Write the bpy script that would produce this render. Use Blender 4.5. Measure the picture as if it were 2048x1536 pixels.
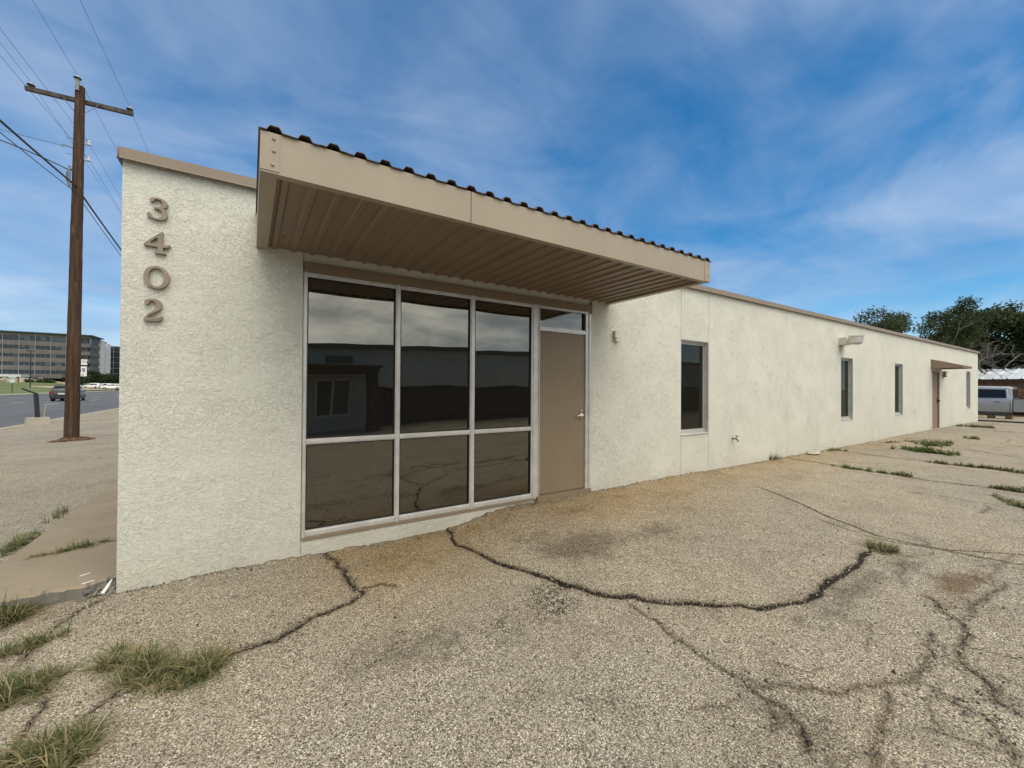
import bpy, bmesh, math, random
import numpy as np
from mathutils import Vector, Matrix, Euler
from mathutils.geometry import tessellate_polygon

for o in list(bpy.data.objects):
    bpy.data.objects.remove(o)
random.seed(7)
RNG = np.random.default_rng(11)
S = bpy.context.scene
COL = S.collection
R = math.radians

# ------------------------------------------------------------------ camera
cam_d = bpy.data.cameras.new('camera')
cam = bpy.data.objects.new('camera', cam_d)
COL.objects.link(cam)
S.camera = cam
CAM = Vector((.838, -4.235, 1.392))
PITCH, ROLL, YAW = .0086, .0069, .5706
fw = Vector((math.sin(YAW)*math.cos(PITCH), math.cos(YAW)*math.cos(PITCH), math.sin(PITCH)))
rt = Vector((math.cos(YAW), -math.sin(YAW), 0))
up = rt.cross(fw)
rt2 = rt*math.cos(ROLL) + up*math.sin(ROLL)
up2 = up*math.cos(ROLL) - rt*math.sin(ROLL)
M = Matrix((rt2, up2, -fw)).transposed().to_4x4()
M.translation = CAM
cam.matrix_world = M
cam_d.sensor_width = 36
cam_d.lens = 816.64/2048*36
cam_d.clip_start = .05
cam_d.clip_end = 6000

# ------------------------------------------------------------------ light
SUN_EL = 58
sun_d = bpy.data.lights.new('sun', 'SUN')
sun_d.energy = 1.5
sun_d.angle = R(50)
sun_d.color = (1, .95, .83)
sun = bpy.data.objects.new('sun', sun_d)
COL.objects.link(sun)
sun.location = (0, -30, 60)
sun.rotation_euler = (R(90-SUN_EL), 0, 0)

S.view_settings.view_transform = 'Standard'
S.view_settings.look = 'None'
S.view_settings.gamma = 1
S.view_settings.use_curve_mapping = False
S.view_settings.exposure = 0.32


class NT:
    """small helper around a node tree"""
    def __init__(s, tree):
        s.t = tree
        s.n = tree.nodes
        s.l = tree.links

    def new(s, typ, **kw):
        n = s.n.new(typ)
        for k, v in kw.items():
            if k.startswith('i_'):
                k = k[2:].replace('_', ' ')
                s.set(n.inputs[k], v)
            else:
                setattr(n, k, v)
        return n

    def set(s, sock, v):
        if hasattr(v, 'is_output'):
            s.l.new(v, sock)
        elif isinstance(v, (tuple, list)) and len(v) == 3 and sock.type == 'RGBA':
            sock.default_value = (*v, 1)
        else:
            sock.default_value = v

    def math(s, op, a, b=None, c=None, clamp=False):
        n = s.n.new('ShaderNodeMath')
        n.operation = op
        n.use_clamp = clamp
        s.set(n.inputs[0], a)
        if b is not None:
            s.set(n.inputs[1], b)
        if c is not None:
            s.set(n.inputs[2], c)
        return n.outputs[0]

    def mix(s, f, a, b, blend='MIX'):
        n = s.n.new('ShaderNodeMix')
        n.data_type = 'RGBA'
        n.blend_type = blend
        s.set(n.inputs[0], f)
        s.set(n.inputs[6], a)
        s.set(n.inputs[7], b)
        return n.outputs[2]

    def ramp(s, f, lo, hi, a=0., b=1.):
        n = s.n.new('ShaderNodeMapRange')
        n.interpolation_type = 'SMOOTHSTEP'
        s.set(n.inputs[0], f)
        n.inputs[1].default_value = lo
        n.inputs[2].default_value = hi
        n.inputs[3].default_value = a
        n.inputs[4].default_value = b
        return n.outputs[0]

    def noise(s, vec, scale, detail=3, rough=.55, dist=0., out=0):
        n = s.n.new('ShaderNodeTexNoise')
        if vec is not None:
            s.l.new(vec, n.inputs['Vector'])
        n.inputs['Scale'].default_value = scale
        n.inputs['Detail'].default_value = detail
        n.inputs['Roughness'].default_value = rough
        n.inputs['Distortion'].default_value = dist
        return n.outputs[out]

    def vor(s, vec, scale, out='Distance', feature='F1', rnd=1.):
        n = s.n.new('ShaderNodeTexVoronoi')
        n.feature = feature
        s.l.new(vec, n.inputs['Vector'])
        n.inputs['Scale'].default_value = scale
        n.inputs['Randomness'].default_value = rnd
        return n.outputs[out]

    def mapping(s, vec, scale=(1, 1, 1), rot=(0, 0, 0), loc=(0, 0, 0)):
        n = s.n.new('ShaderNodeMapping')
        s.l.new(vec, n.inputs['Vector'])
        n.inputs['Scale'].default_value = scale
        n.inputs['Rotation'].default_value = rot
        n.inputs['Location'].default_value = loc
        return n.outputs[0]


# ------------------------------------------------------------------ sky
W = bpy.data.worlds.new('World')
S.world = W
W.use_nodes = True
W.node_tree.nodes.clear()
k = NT(W.node_tree)
sky = k.new('ShaderNodeTexSky', sky_type='NISHITA')
sky.sun_disc = False
sky.sun_elevation = R(SUN_EL)
sky.sun_rotation = R(180)
sky.air_density = 1.0
sky.dust_density = .0
sky.ozone_density = 4.0
SKY_STRENGTH = .093
CLOUD_AT = (6.7, 6.1, 7.3)
hs = k.new('ShaderNodeHueSaturation', i_Hue=.494, i_Saturation=1.42, i_Value=1.2, i_Color=sky.outputs[0])
tc = k.new('ShaderNodeTexCoord')
sep = k.new('ShaderNodeSeparateXYZ', i_Vector=tc.outputs['Generated'])
zc = k.math('MAXIMUM', sep.outputs[2], 0.)
den = k.math('ADD', zc, .16)
u = k.math('DIVIDE', sep.outputs[0], den)
v = k.math('DIVIDE', sep.outputs[1], den)
uv = k.new('ShaderNodeCombineXYZ', i_X=u, i_Y=v).outputs[0]
warp = k.noise(uv, .9, 2, .5, 0, 1)
wv = k.new('ShaderNodeVectorMath', operation='MULTIPLY_ADD')
k.l.new(warp, wv.inputs[0])
wv.inputs[1].default_value = (.7, .7, 0)
k.l.new(uv, wv.inputs[2])
uvw = wv.outputs[0]
big = k.noise(k.mapping(uvw, (.62, .42, 1), (0, 0, R(28)), CLOUD_AT), 1.0, 5, .5, .3)
wisp = k.noise(k.mapping(uvw, (1.0, 2.0, 1), (0, 0, R(-22)), (.3+CLOUD_AT[1], 4.2+CLOUD_AT[0], CLOUD_AT[2])), 1.1, 7, .55, .4)
soft = k.noise(k.mapping(uvw, (1.1, 1.0, 1), (0, 0, .4), (7+CLOUD_AT[0], 2, 3+CLOUD_AT[2])), 1.5, 7, .55, .2)
cov = k.math('ADD', k.math('MULTIPLY', big, .62), k.math('MULTIPLY', wisp, .36))
cov = k.math('ADD', cov, k.math('MULTIPLY', soft, .22))
low = k.ramp(zc, .0, .45, .10, 0.)
cov = k.math('ADD', cov, low)
sd = Vector((0, -math.cos(R(SUN_EL)), math.sin(R(SUN_EL))))
dt = k.new('ShaderNodeVectorMath', operation='DOT_PRODUCT')
k.l.new(tc.outputs['Generated'], dt.inputs[0])
dt.inputs[1].default_value = sd
fs = k.ramp(dt.outputs['Value'], .22, .95, 0., 1.)
# the cloud deck thickens towards the veiled sun
cov = k.math('ADD', cov, k.math('MULTIPLY', k.ramp(dt.outputs['Value'], .30, .75), .30))
cm = k.ramp(cov, .48, .83)
cm = k.math('MULTIPLY', cm, k.ramp(dt.outputs['Value'], .2, .7, .74, .97))
shade = k.ramp(k.noise(k.mapping(uvw, (1, 1, 1), (0, 0, 0), (4.6, 2.9, 8)), 1.3, 5, .55), .3, .75)
ccol = k.mix(shade, (.27, .375, .56), (.53, .605, .73))
# clouds scatter forward: brighter and whiter on the sun's side of the sky
ccol = k.mix(fs, ccol, k.mix(shade, (.80, .79, .74), (2.5, 2.45, 2.25)))
skyc = k.new('ShaderNodeVectorMath', operation='SCALE', i_Scale=SKY_STRENGTH)
k.l.new(hs.outputs[0], skyc.inputs[0])
final = k.mix(cm, skyc.outputs[0], ccol)
bg = k.new('ShaderNodeBackground', i_Color=final, i_Strength=1.0)
wo = k.new('ShaderNodeOutputWorld')
k.l.new(bg.outputs[0], wo.inputs['Surface'])


# ------------------------------------------------------------------ materials
MATS = {}


def base_mat(name):
    m = bpy.data.materials.new(name)
    m.use_nodes = True
    m.node_tree.nodes.clear()
    t = NT(m.node_tree)
    p = t.new('ShaderNodeBsdfPrincipled')
    o = t.new('ShaderNodeOutputMaterial')
    t.l.new(p.outputs[0], o.inputs['Surface'])
    pos = t.new('ShaderNodeTexCoord').outputs['Object']
    MATS[name] = m
    return m, t, p, o, pos


def bump(t, p, h, strength=.5, dist=.01):
    b = t.new('ShaderNodeBump')
    b.inputs['Strength'].default_value = strength
    b.inputs['Distance'].default_value = dist
    t.l.new(h, b.inputs['Height'])
    t.l.new(b.outputs[0], p.inputs['Normal'])
    return b


def simple(name, col, rough=.6, metal=0., var=.12, scale=3., bstr=0., bscale=60., bdist=.004, spec=.5, col2=None, tint=False, coat=0.):
    m, t, p, o, pos = base_mat(name)
    n = t.noise(pos, scale, 5, .6)
    c2 = col2 if col2 else tuple(c*(1-2.2*var) for c in col)
    c1 = col if col2 else tuple(min(1, c*(1+var)) for c in col)
    c = t.mix(t.ramp(n, .3, .7), c2, c1)
    if tint:
        a = t.new('ShaderNodeAttribute', attribute_name='tint')
        c = t.mix(1., c, a.outputs['Color'], 'MULTIPLY')
    t.set(p.inputs['Base Color'], c)
    rn = t.noise(pos, scale*2.3, 4, .6)
    t.set(p.inputs['Roughness'], t.ramp(rn, .2, .8, max(0, rough-.08), min(1, rough+.08)))
    p.inputs['Metallic'].default_value = metal
    p.inputs['Specular IOR Level'].default_value = spec
    p.inputs['Coat Weight'].default_value = coat
    p.inputs['Coat Roughness'].default_value = .06
    if bstr:
        bump(t, p, t.noise(pos, bscale, 4, .6), bstr, bdist)
    return m


def stucco(name, col):
    m, t, p, o, pos = base_mat(name)
    geo = t.new('ShaderNodeNewGeometry').outputs['Position']
    big = t.noise(geo, .9, 4, .6)
    mid = t.noise(geo, 5., 4, .65)
    wash = t.noise(t.mapping(geo, (3.2, 1, .35)), 1.6, 5, .6)
    c = t.mix(t.ramp(big, .3, .72), tuple(x*.93 for x in col), col)
    c = t.mix(t.math('MULTIPLY', t.ramp(mid, .52, .75), .16), c, (col[0]*.86, col[1]*.83, col[2]*.78))
    c = t.mix(t.math('MULTIPLY', t.ramp(wash, .55, .8), .08), c, (col[0]*.78, col[1]*.76, col[2]*.70))
    z = t.new('ShaderNodeSeparateXYZ', i_Vector=geo).outputs[2]
    splash = t.math('MULTIPLY', t.ramp(t.math('ADD', z, t.math('MULTIPLY', mid, .35)), .38, .0), .40)
    c = t.mix(splash, c, (.52, .47, .385))
    xx = t.new('ShaderNodeSeparateXYZ', i_Vector=geo).outputs[0]
    run = t.math('MULTIPLY', t.ramp(t.math('ABSOLUTE', t.math('SUBTRACT', xx, 13.46)), .12, .0), t.math('MULTIPLY', t.ramp(z, 2.15, 2.5), t.ramp(z, 2.56, 2.53)))
    c = t.mix(t.math('MULTIPLY', run, .55), c, (.26, .185, .125))
    relief_shade = t.ramp(t.noise(geo, 48., 4, .7), .62, .74)  # dark speckle painted into the colour for stucco relief shading lost at distance
    c = t.mix(t.math('MULTIPLY', relief_shade, .32), c, (.26, .23, .18))
    t.set(p.inputs['Base Color'], c)
    p.inputs['Roughness'].default_value = .82
    p.inputs['Specular IOR Level'].default_value = .3
    wn = t.noise(geo, 9., 3, .6, 0, 1)
    wv = t.new('ShaderNodeVectorMath', operation='MULTIPLY_ADD')
    t.l.new(wn, wv.inputs[0])
    wv.inputs[1].default_value = (.09, .05, .09)
    t.l.new(geo, wv.inputs[2])
    st = t.mapping(wv.outputs[0], (1., 1., 1.35))
    a = t.noise(st, 34., 2, .5, 1.5)
    plate = t.ramp(a, .465, .50)
    b = t.noise(st, 21., 3, .55, 1.8)
    plate2 = t.ramp(b, .50, .53)
    fine = t.noise(geo, 130., 3, .7)
    amp = t.ramp(t.noise(geo, 2.2, 3, .6), .3, .7, .45, 1.)
    h = t.math('ADD', t.math('MULTIPLY', plate, .55), t.math('MULTIPLY', plate2, .5))
    h = t.math('MULTIPLY', h, amp)
    h = t.math('ADD', h, t.math('MULTIPLY', fine, .14))
    bump(t, p, h, 1., .005)
    return m


def metal_paint(name, col, rough=.5, ripple=0.):
    m, t, p, o, pos = base_mat(name)
    geo = t.new('ShaderNodeNewGeometry').outputs['Position']
    n = t.noise(geo, 1.3, 5, .6)
    d = t.noise(t.mapping(geo, (6, 6, .8)), 2., 5, .65)
    c = t.mix(t.ramp(n, .3, .7), tuple(x*.92 for x in col), col)
    c = t.mix(t.math('MULTIPLY', t.ramp(d, .55, .8), .3), c, tuple(x*.68 for x in col))
    t.set(p.inputs['Base Color'], c)
    p.inputs['Roughness'].default_value = rough
    p.inputs['Specular IOR Level'].default_value = .35
    h = t.math('ADD', t.noise(geo, 2.5, 2, .5), t.math('MULTIPLY', t.noise(geo, 180, 2, .6), .02))
    bump(t, p, h, .25, .02)
    return m


def glass_mat(name, fac=.135, tr=(.12, .108, .085), gl=(.95, .92, .80), wob=.012):
    m = bpy.data.materials.new(name)
    m.use_nodes = True
    m.node_tree.nodes.clear()
    t = NT(m.node_tree)
    g = t.new('ShaderNodeBsdfGlossy', i_Color=gl, i_Roughness=.0)
    tr_ = t.new('ShaderNodeBsdfTransparent', i_Color=tr)
    df = t.new('ShaderNodeBsdfDiffuse', i_Color=(.035, .032, .026))
    fr = t.new('ShaderNodeFresnel', i_IOR=1.5)
    f = t.math('ADD', fr.outputs[0], fac, clamp=True)
    pos = t.new('ShaderNodeTexCoord').outputs['Object']
    b = t.new('ShaderNodeBump')
    b.inputs['Strength'].default_value = 1.
    b.inputs['Distance'].default_value = wob
    t.l.new(t.noise(pos, .8, 1, .3), b.inputs['Height'])
    t.l.new(b.outputs[0], g.inputs['Normal'])
    m0 = t.new('ShaderNodeMixShader', i_Fac=.35)
    t.l.new(tr_.outputs[0], m0.inputs[1])
    t.l.new(df.outputs[0], m0.inputs[2])
    mx = t.new('ShaderNodeMixShader', i_Fac=f)
    t.l.new(m0.outputs[0], mx.inputs[1])
    t.l.new(g.outputs[0], mx.inputs[2])
    o = t.new('ShaderNodeOutputMaterial')
    t.l.new(mx.outputs[0], o.inputs['Surface'])
    MATS[name] = m
    return m


def lot_mat():
    m, t, p, o, pos = base_mat('worn_chip_asphalt')
    at = lambda n: t.new('ShaderNodeAttribute', attribute_name=n).outputs['Fac']
    crk, tan, dark, wet, brown = at('crack'), at('tan'), at('dark'), at('wet'), at('brown')
    big = t.noise(pos, .35, 5, .6)
    mid = t.noise(pos, 2.1, 5, .65)
    sml = t.noise(pos, 9., 4, .65)
    v1 = t.new('ShaderNodeTexVoronoi')
    t.l.new(pos, v1.inputs['Vector'])
    v1.inputs['Scale'].default_value = 142
    cellc = t.new('ShaderNodeSeparateColor', i_Color=v1.outputs['Color'])
    v2 = t.new('ShaderNodeTexVoronoi')
    t.l.new(pos, v2.inputs['Vector'])
    v2.inputs['Scale'].default_value = 230
    cell2 = t.new('ShaderNodeSeparateColor', i_Color=v2.outputs['Color'])
    # individual chips: mostly pale limestone, some brown and some dark
    chip = t.mix(t.ramp(cellc.outputs[0], .0, 1.), (.250, .205, .150), (.535, .485, .385))
    chip = t.mix(t.ramp(cellc.outputs[1], .82, .88), chip, (.63, .58, .485))
    chip = t.mix(t.ramp(cellc.outputs[1], .28, .20), chip, (.095, .076, .058))
    chip2 = t.mix(cell2.outputs[0], (.165, .134, .098), (.50, .450, .355))
    chip2 = t.mix(t.ramp(cell2.outputs[1], .24, .17), chip2, (.06, .05, .04))
    c = t.mix(t.ramp(cellc.outputs[2], .35, .45), chip, chip2)
    edge = t.ramp(v1.outputs['Distance'], .35, .75)
    c = t.mix(t.math('MULTIPLY', edge, .5), c, (.085, .068, .052))
    mul = lambda f, col: t.mix(f, c, t.mix(1., c, col, 'MULTIPLY'))
    # broad tone: bleached, greyed and worn areas
    c = mul(t.ramp(big, .35, .68), (1.14, 1.10, 1.02))
    c = mul(t.ramp(t.noise(pos, .75, 6, .7), .48, .72, 0, .8), (.74, .72, .71))
    c = mul(t.ramp(mid, .50, .78, 0, .8), (.66, .63, .60))
    tn = t.math('MULTIPLY', tan, t.ramp(t.math('ADD', mid, t.math('MULTIPLY', sml, .5)), .40, .95, .35, 1.))
    c = mul(t.math('MULTIPLY', tn, .95), (1.02, .86, .62))
    wn_ = t.math('ADD', t.math('MULTIPLY', t.math('SUBTRACT', mid, .5), 1.5), t.math('MULTIPLY', t.math('SUBTRACT', sml, .5), 1.3))
    wt = t.math('MULTIPLY', t.ramp(t.math('ADD', wet, wn_), .15, 1.0), t.ramp(wet, .02, .2))
    wt = t.math('MULTIPLY', wt, t.ramp(cell2.outputs[2], .05, .75, 1., .5))
    c = mul(wt, (.36, .36, .37))
    bw = t.math('MULTIPLY', t.ramp(t.math('ADD', brown, wn_), .2, .9), t.ramp(brown, .02, .2))
    c = mul(bw, (.62, .52, .44))
    spots = t.math('MULTIPLY', t.ramp(cellc.outputs[0], .62, .50), t.ramp(t.noise(pos, 30., 3, .6), .40, .52))
    dk = t.math('MULTIPLY', t.ramp(t.math('ADD', dark, wn_), .2, .95), t.ramp(dark, .02, .2))
    c = mul(t.math('MULTIPLY', dk, spots), (.13, .12, .115))
    strayp = t.ramp(t.noise(pos, 23., 2, .5), .70, .74)
    c = mul(t.math('MULTIPLY', strayp, .8), (.25, .23, .22))
    rough_ = t.math('ADD', t.math('MULTIPLY', t.math('SUBTRACT', t.noise(pos, 24., 5, .75), .5), .62), t.math('MULTIPLY', t.math('SUBTRACT', cellc.outputs[0], .5), .20))
    cn = t.math('ADD', crk, rough_)
    halo = t.ramp(cn, .22, .80)
    core = t.ramp(cn, .77, .86)
    c = mul(halo, (.52, .49, .46))
    c = mul(core, (.13, .12, .11))
    t.set(p.inputs['Base Color'], c)
    p.inputs['Roughness'].default_value = .9
    p.inputs['Specular IOR Level'].default_value = .25
    h = t.math('SUBTRACT', t.math('MULTIPLY', cellc.outputs[1], .35), t.math('MULTIPLY', v1.outputs['Distance'], .9))
    h = t.math('ADD', h, t.math('MULTIPLY', sml, .9))
    h = t.math('SUBTRACT', h, t.math('MULTIPLY', core, 2.2))
    bump(t, p, h, .6, .005)
    return m


def concrete(name, col, scale=1., bstr=.3):
    m, t, p, o, pos = base_mat(name)
    n = t.noise(pos, 1.4*scale, 6, .65)
    g = t.noise(pos, 120*scale, 3, .7)
    s = t.noise(pos, 7*scale, 5, .65)
    c = t.mix(t.ramp(n, .3, .7), tuple(x*.8 for x in col), col)
    c = t.mix(t.math('MULTIPLY', t.ramp(g, .3, .75), .35), c, tuple(min(1, x*1.25) for x in col))
    c = t.mix(t.math('MULTIPLY', t.ramp(s, .54, .75), .55), c, tuple(x*.62 for x in col))
    t.set(p.inputs['Base Color'], c)
    p.inputs['Roughness'].default_value = .86
    p.inputs['Specular IOR Level'].default_value = .25
    bump(t, p, t.math('ADD', g, s), bstr, .003)
    return m


def road_mat():
    m, t, p, o, pos = base_mat('road_asphalt')
    lane = t.noise(t.mapping(pos, (1.1, .015, 1)), 1.0, 4, .6)
    n = t.noise(pos, .7, 5, .6)
    g = t.noise(pos, 60., 3, .7)
    c = t.mix(t.ramp(lane, .3, .7), (.062, .061, .062), (.105, .103, .102))
    c = t.mix(t.math('MULTIPLY', t.ramp(n, .4, .75), .35), c, (.055, .055, .057))
    c = t.mix(t.math('MULTIPLY', g, .3), c, (.14, .135, .13))
    t.set(p.inputs['Base Color'], c)
    p.inputs['Roughness'].default_value = .8
    bump(t, p, g, .3, .004)
    return m


def wood_pole_mat():
    m, t, p, o, pos = base_mat('creosote_wood')
    gr = t.noise(t.mapping(pos, (14, 14, .55)), 1.6, 6, .7, .4)
    sp = t.noise(t.mapping(pos, (9, 9, 1.2)), 2., 4, .6)
    c = t.mix(t.ramp(gr, .25, .75), (.022, .013, .009), (.105, .060, .038))
    c = t.mix(t.math('MULTIPLY', t.ramp(sp, .58, .74), .6), c, (.19, .125, .08))
    t.set(p.inputs['Base Color'], c)
    p.inputs['Roughness'].default_value = .85
    p.inputs['Specular IOR Level'].default_value = .2
    bump(t, p, gr, .9, .012)
    return m


def leaf_mat(name, a, b, trans=.35):
    m, t, p, o, pos = base_mat(name)
    at = t.new('ShaderNodeAttribute', attribute_name='tint')
    sepc = t.new('ShaderNodeSeparateColor', i_Color=at.outputs['Color'])
    c = t.mix(sepc.outputs[0], a, b)
    t.set(p.inputs['Base Color'], c)
    p.inputs['Roughness'].default_value = .6
    p.inputs['Specular IOR Level'].default_value = .25
    tl = t.new('ShaderNodeBsdfTranslucent')
    t.set(tl.inputs['Color'], c)
    mx = t.new('ShaderNodeMixShader', i_Fac=trans)
    t.l.new(p.outputs[0], mx.inputs[1])
    t.l.new(tl.outputs[0], mx.inputs[2])
    t.l.new(mx.outputs[0], o.inputs['Surface'])
    return m


def grass_mat():
    m, t, p, o, pos = base_mat('weed_blades')
    at = t.new('ShaderNodeAttribute', attribute_name='tint')
    t.set(p.inputs['Base Color'], at.outputs['Color'])
    p.inputs['Roughness'].default_value = .65
    p.inputs['Specular IOR Level'].default_value = .2
    tl = t.new('ShaderNodeBsdfTranslucent')
    t.set(tl.inputs['Color'], at.outputs['Color'])
    mx = t.new('ShaderNodeMixShader', i_Fac=.3)
    t.l.new(p.outputs[0], mx.inputs[1])
    t.l.new(tl.outputs[0], mx.inputs[2])
    t.l.new(mx.outputs[0], o.inputs['Surface'])
    return m


def lawn_mat():
    m, t, p, o, pos = base_mat('lawn_grass')
    n = t.noise(pos, .12, 5, .6)
    g = t.noise(pos, 1.2, 5, .7)
    c = t.mix(t.ramp(n, .35, .65), (.085, .105, .022), (.13, .145, .035))
    c = t.mix(t.math('MULTIPLY', t.ramp(g, .4, .7), .4), c, (.13, .135, .05))
    t.set(p.inputs['Base Color'], c)
    p.inputs['Roughness'].default_value = .9
    bump(t, p, g, .6, .05)
    return m


def fieldstone_mat():
    m, t, p, o, pos = base_mat('field_stone')
    at = t.new('ShaderNodeAttribute', attribute_name='tint')
    n = t.noise(pos, 3., 4, .6)
    c = t.mix(t.ramp(n, .3, .7), (.75, .75, .75), (1.1, 1.1, 1.1))
    t.set(p.inputs['Base Color'], t.mix(1., at.outputs['Color'], c, 'MULTIPLY'))
    p.inputs['Roughness'].default_value = .9
    return m


stucco('cream_stucco', (.665, .65, .565))
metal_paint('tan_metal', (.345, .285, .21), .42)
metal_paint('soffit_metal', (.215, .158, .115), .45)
metal_paint('trim_metal', (.25, .195, .148), .5)
metal_paint('roof_sheet_edge', (.105, .082, .062), .5)
metal_paint('door_paint', (.245, .188, .122), .5)
metal_paint('awning_paint', (.27, .185, .135), .55)
simple('number_paint', (.245, .195, .15), .55, 0, .08, 8, .15, 90)
simple('aluminium', (.66, .635, .605), .36, .4, .06, 6)
simple('window_aluminium', (.47, .47, .44), .45, .25, .06, 6)
simple('chrome', (.62, .60, .58), .22, .95, .05, 8)
simple('brass_dull', (.35, .34, .33), .38, .9, .2, 20)
simple('gasket', (.012, .012, .012), .6, 0, .1)
simple('lamp_plastic', (.62, .58, .49), .6, 0, .08, 9)
simple('lamp_glass', (.58, .58, .55), .25, 0, .05, 9)
simple('interior_wall', (.30, .27, .22), .9, 0, .08)
simple('interior_floor', (.16, .13, .10), .8, 0, .12)
simple('blind_slat', (.20, .175, .145), .6, 0, .1)
glass_mat('tinted_glass')
glass_mat('slit_glass', .02, (.25, .23, .20), (.6, .6, .55), .004)
lot_mat()
concrete('painted_concrete', (.275, .22, .152), 1., .25)
concrete('raw_concrete', (.40, .36, .29), 1., .5)
concrete('gutter_concrete', (.46, .41, .32), 1., .4)
concrete('dirt_drive', (.36, .30, .22), .6, .5)
concrete('broken_concrete', (.20, .185, .16), 2.2, 1.)
simple('road_paint', (.62, .61, .58), .7, 0, .15, 3)
road_mat()
wood_pole_mat()
simple('weathered_arm', (.075, .060, .050), .85, 0, .3, 4, .6, 30, .006)
simple('galvanised', (.17, .17, .17), .55, .5, .12, 6)
simple('porcelain', (.70, .72, .74), .2, 0, .05, 6)
simple('insulator_dark', (.055, .045, .045), .3, 0, .1, 6)
simple('wire_black', (.018, .018, .020), .6, 0, .1)
simple('wire_grey', (.10, .105, .115), .5, .3, .1)
simple('mulch', (.12, .065, .032), .95, 0, .5, 18, 1., 50, .02)
simple('rubber_black', (.018, .018, .02), .75, 0, .15, 12)
simple('black_post', (.016, .018, .022), .6, 0, .2, 8)
simple('dry_stick', (.36, .31, .21), .8, 0, .2, 12)
simple('car_glass', (.010, .011, .013), .12, 0, .05, 4, spec=.3)
simple('car_trim', (.02, .02, .022), .5, 0, .1, 6)
simple('suv_paint', (.040, .041, .044), .4, .1, .06, 2, coat=.15)
simple('silver_paint', (.33, .335, .34), .36, .4, .05, 1.5, coat=.5)
simple('white_paint', (.72, .72, .70), .35, 0, .04, 2, coat=.4)
simple('red_lens', (.20, .022, .02), .25, 0, .1, 6)
simple('clear_lens', (.65, .65, .62), .2, 0, .06, 6)
simple('plate_white', (.62, .62, .60), .5, 0, .05, 6)
simple('sign_white', (.74, .74, .72), .5, 0, .06, 4)
simple('sign_black', (.015, .015, .015), .5, 0, .1, 4)
simple('sign_back', (.52, .56, .55), .5, .3, .1, 4)
simple('sign_green', (.35, .52, .45), .5, 0, .1, 4)
simple('office_panel', (.108, .103, .094), .8, 0, .08, .5)
simple('office_frame', (.19, .195, .195), .6, 0, .08, 1)
simple('office_white', (.55, .56, .56), .7, 0, .06, .6)
simple('office_dark', (.028, .030, .034), .5, 0, .1, 1)
simple('office_glass', (.016, .024, .030), .12, 0, .1, .6, spec=.5)
simple('office_shade', (.055, .082, .085), .55, 0, .15, .8)
simple('grey_cladding', (.45, .44, .40), .75, 0, .06, .6)
simple('brown_planks', (.075, .047, .030), .85, 0, .25, 3, .5, 20, .01)
simple('shed_planks', (.20, .115, .065), .85, 0, .3, 2, .5, 20, .01)
simple('white_tin', (.66, .68, .67), .38, .25, .08, 1.2)
simple('bark_grey', (.16, .135, .115), .9, 0, .3, 8, .8, 25, .01)
simple('bark_dead', (.115, .10, .085), .9, 0, .25, 8, .6, 25, .01)
leaf_mat('feather_leaf', (.026, .040, .013), (.095, .118, .042))
leaf_mat('dense_leaf', (.018, .030, .010), (.068, .092, .028), .25)
leaf_mat('bush_leaf', (.012, .026, .009), (.045, .075, .025), .2)
grass_mat()
lawn_mat()
fieldstone_mat()
simple('dry_ground', (.26, .215, .15), .95, 0, .2, .2, .5, 8, .05)
simple('chip_white', (.72, .70, .64), .7, 0, .05)
simple('pale_stone', (.46, .42, .34), .85, 0, .15, 9, .8, 30, .01)


# ------------------------------------------------------------------ mesh helpers
def link(name, me, mat, parent=None):
    o = bpy.data.objects.new(name, me)
    COL.objects.link(o)
    if mat and not me.materials:
        me.materials.append(MATS[mat])
    if parent is not None:
        o.parent = parent
    return o


def mk(name, V, F, mat, parent=None, smooth=None):
    me = bpy.data.meshes.new(name)
    me.from_pydata([tuple(v) for v in V], [], F)
    me.update()
    if smooth is not None:
        smooth_angle(me, smooth)
    return link(name, me, mat, parent)


def smooth_angle(me, deg):
    bm = bmesh.new()
    bm.from_mesh(me)
    bmesh.ops.recalc_face_normals(bm, faces=bm.faces)
    for f in bm.faces:
        f.smooth = True
    for e in bm.edges:
        if len(e.link_faces) == 2 and e.calc_face_angle(0) > R(deg):
            e.smooth = False
    bm.to_mesh(me)
    bm.free()


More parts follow.
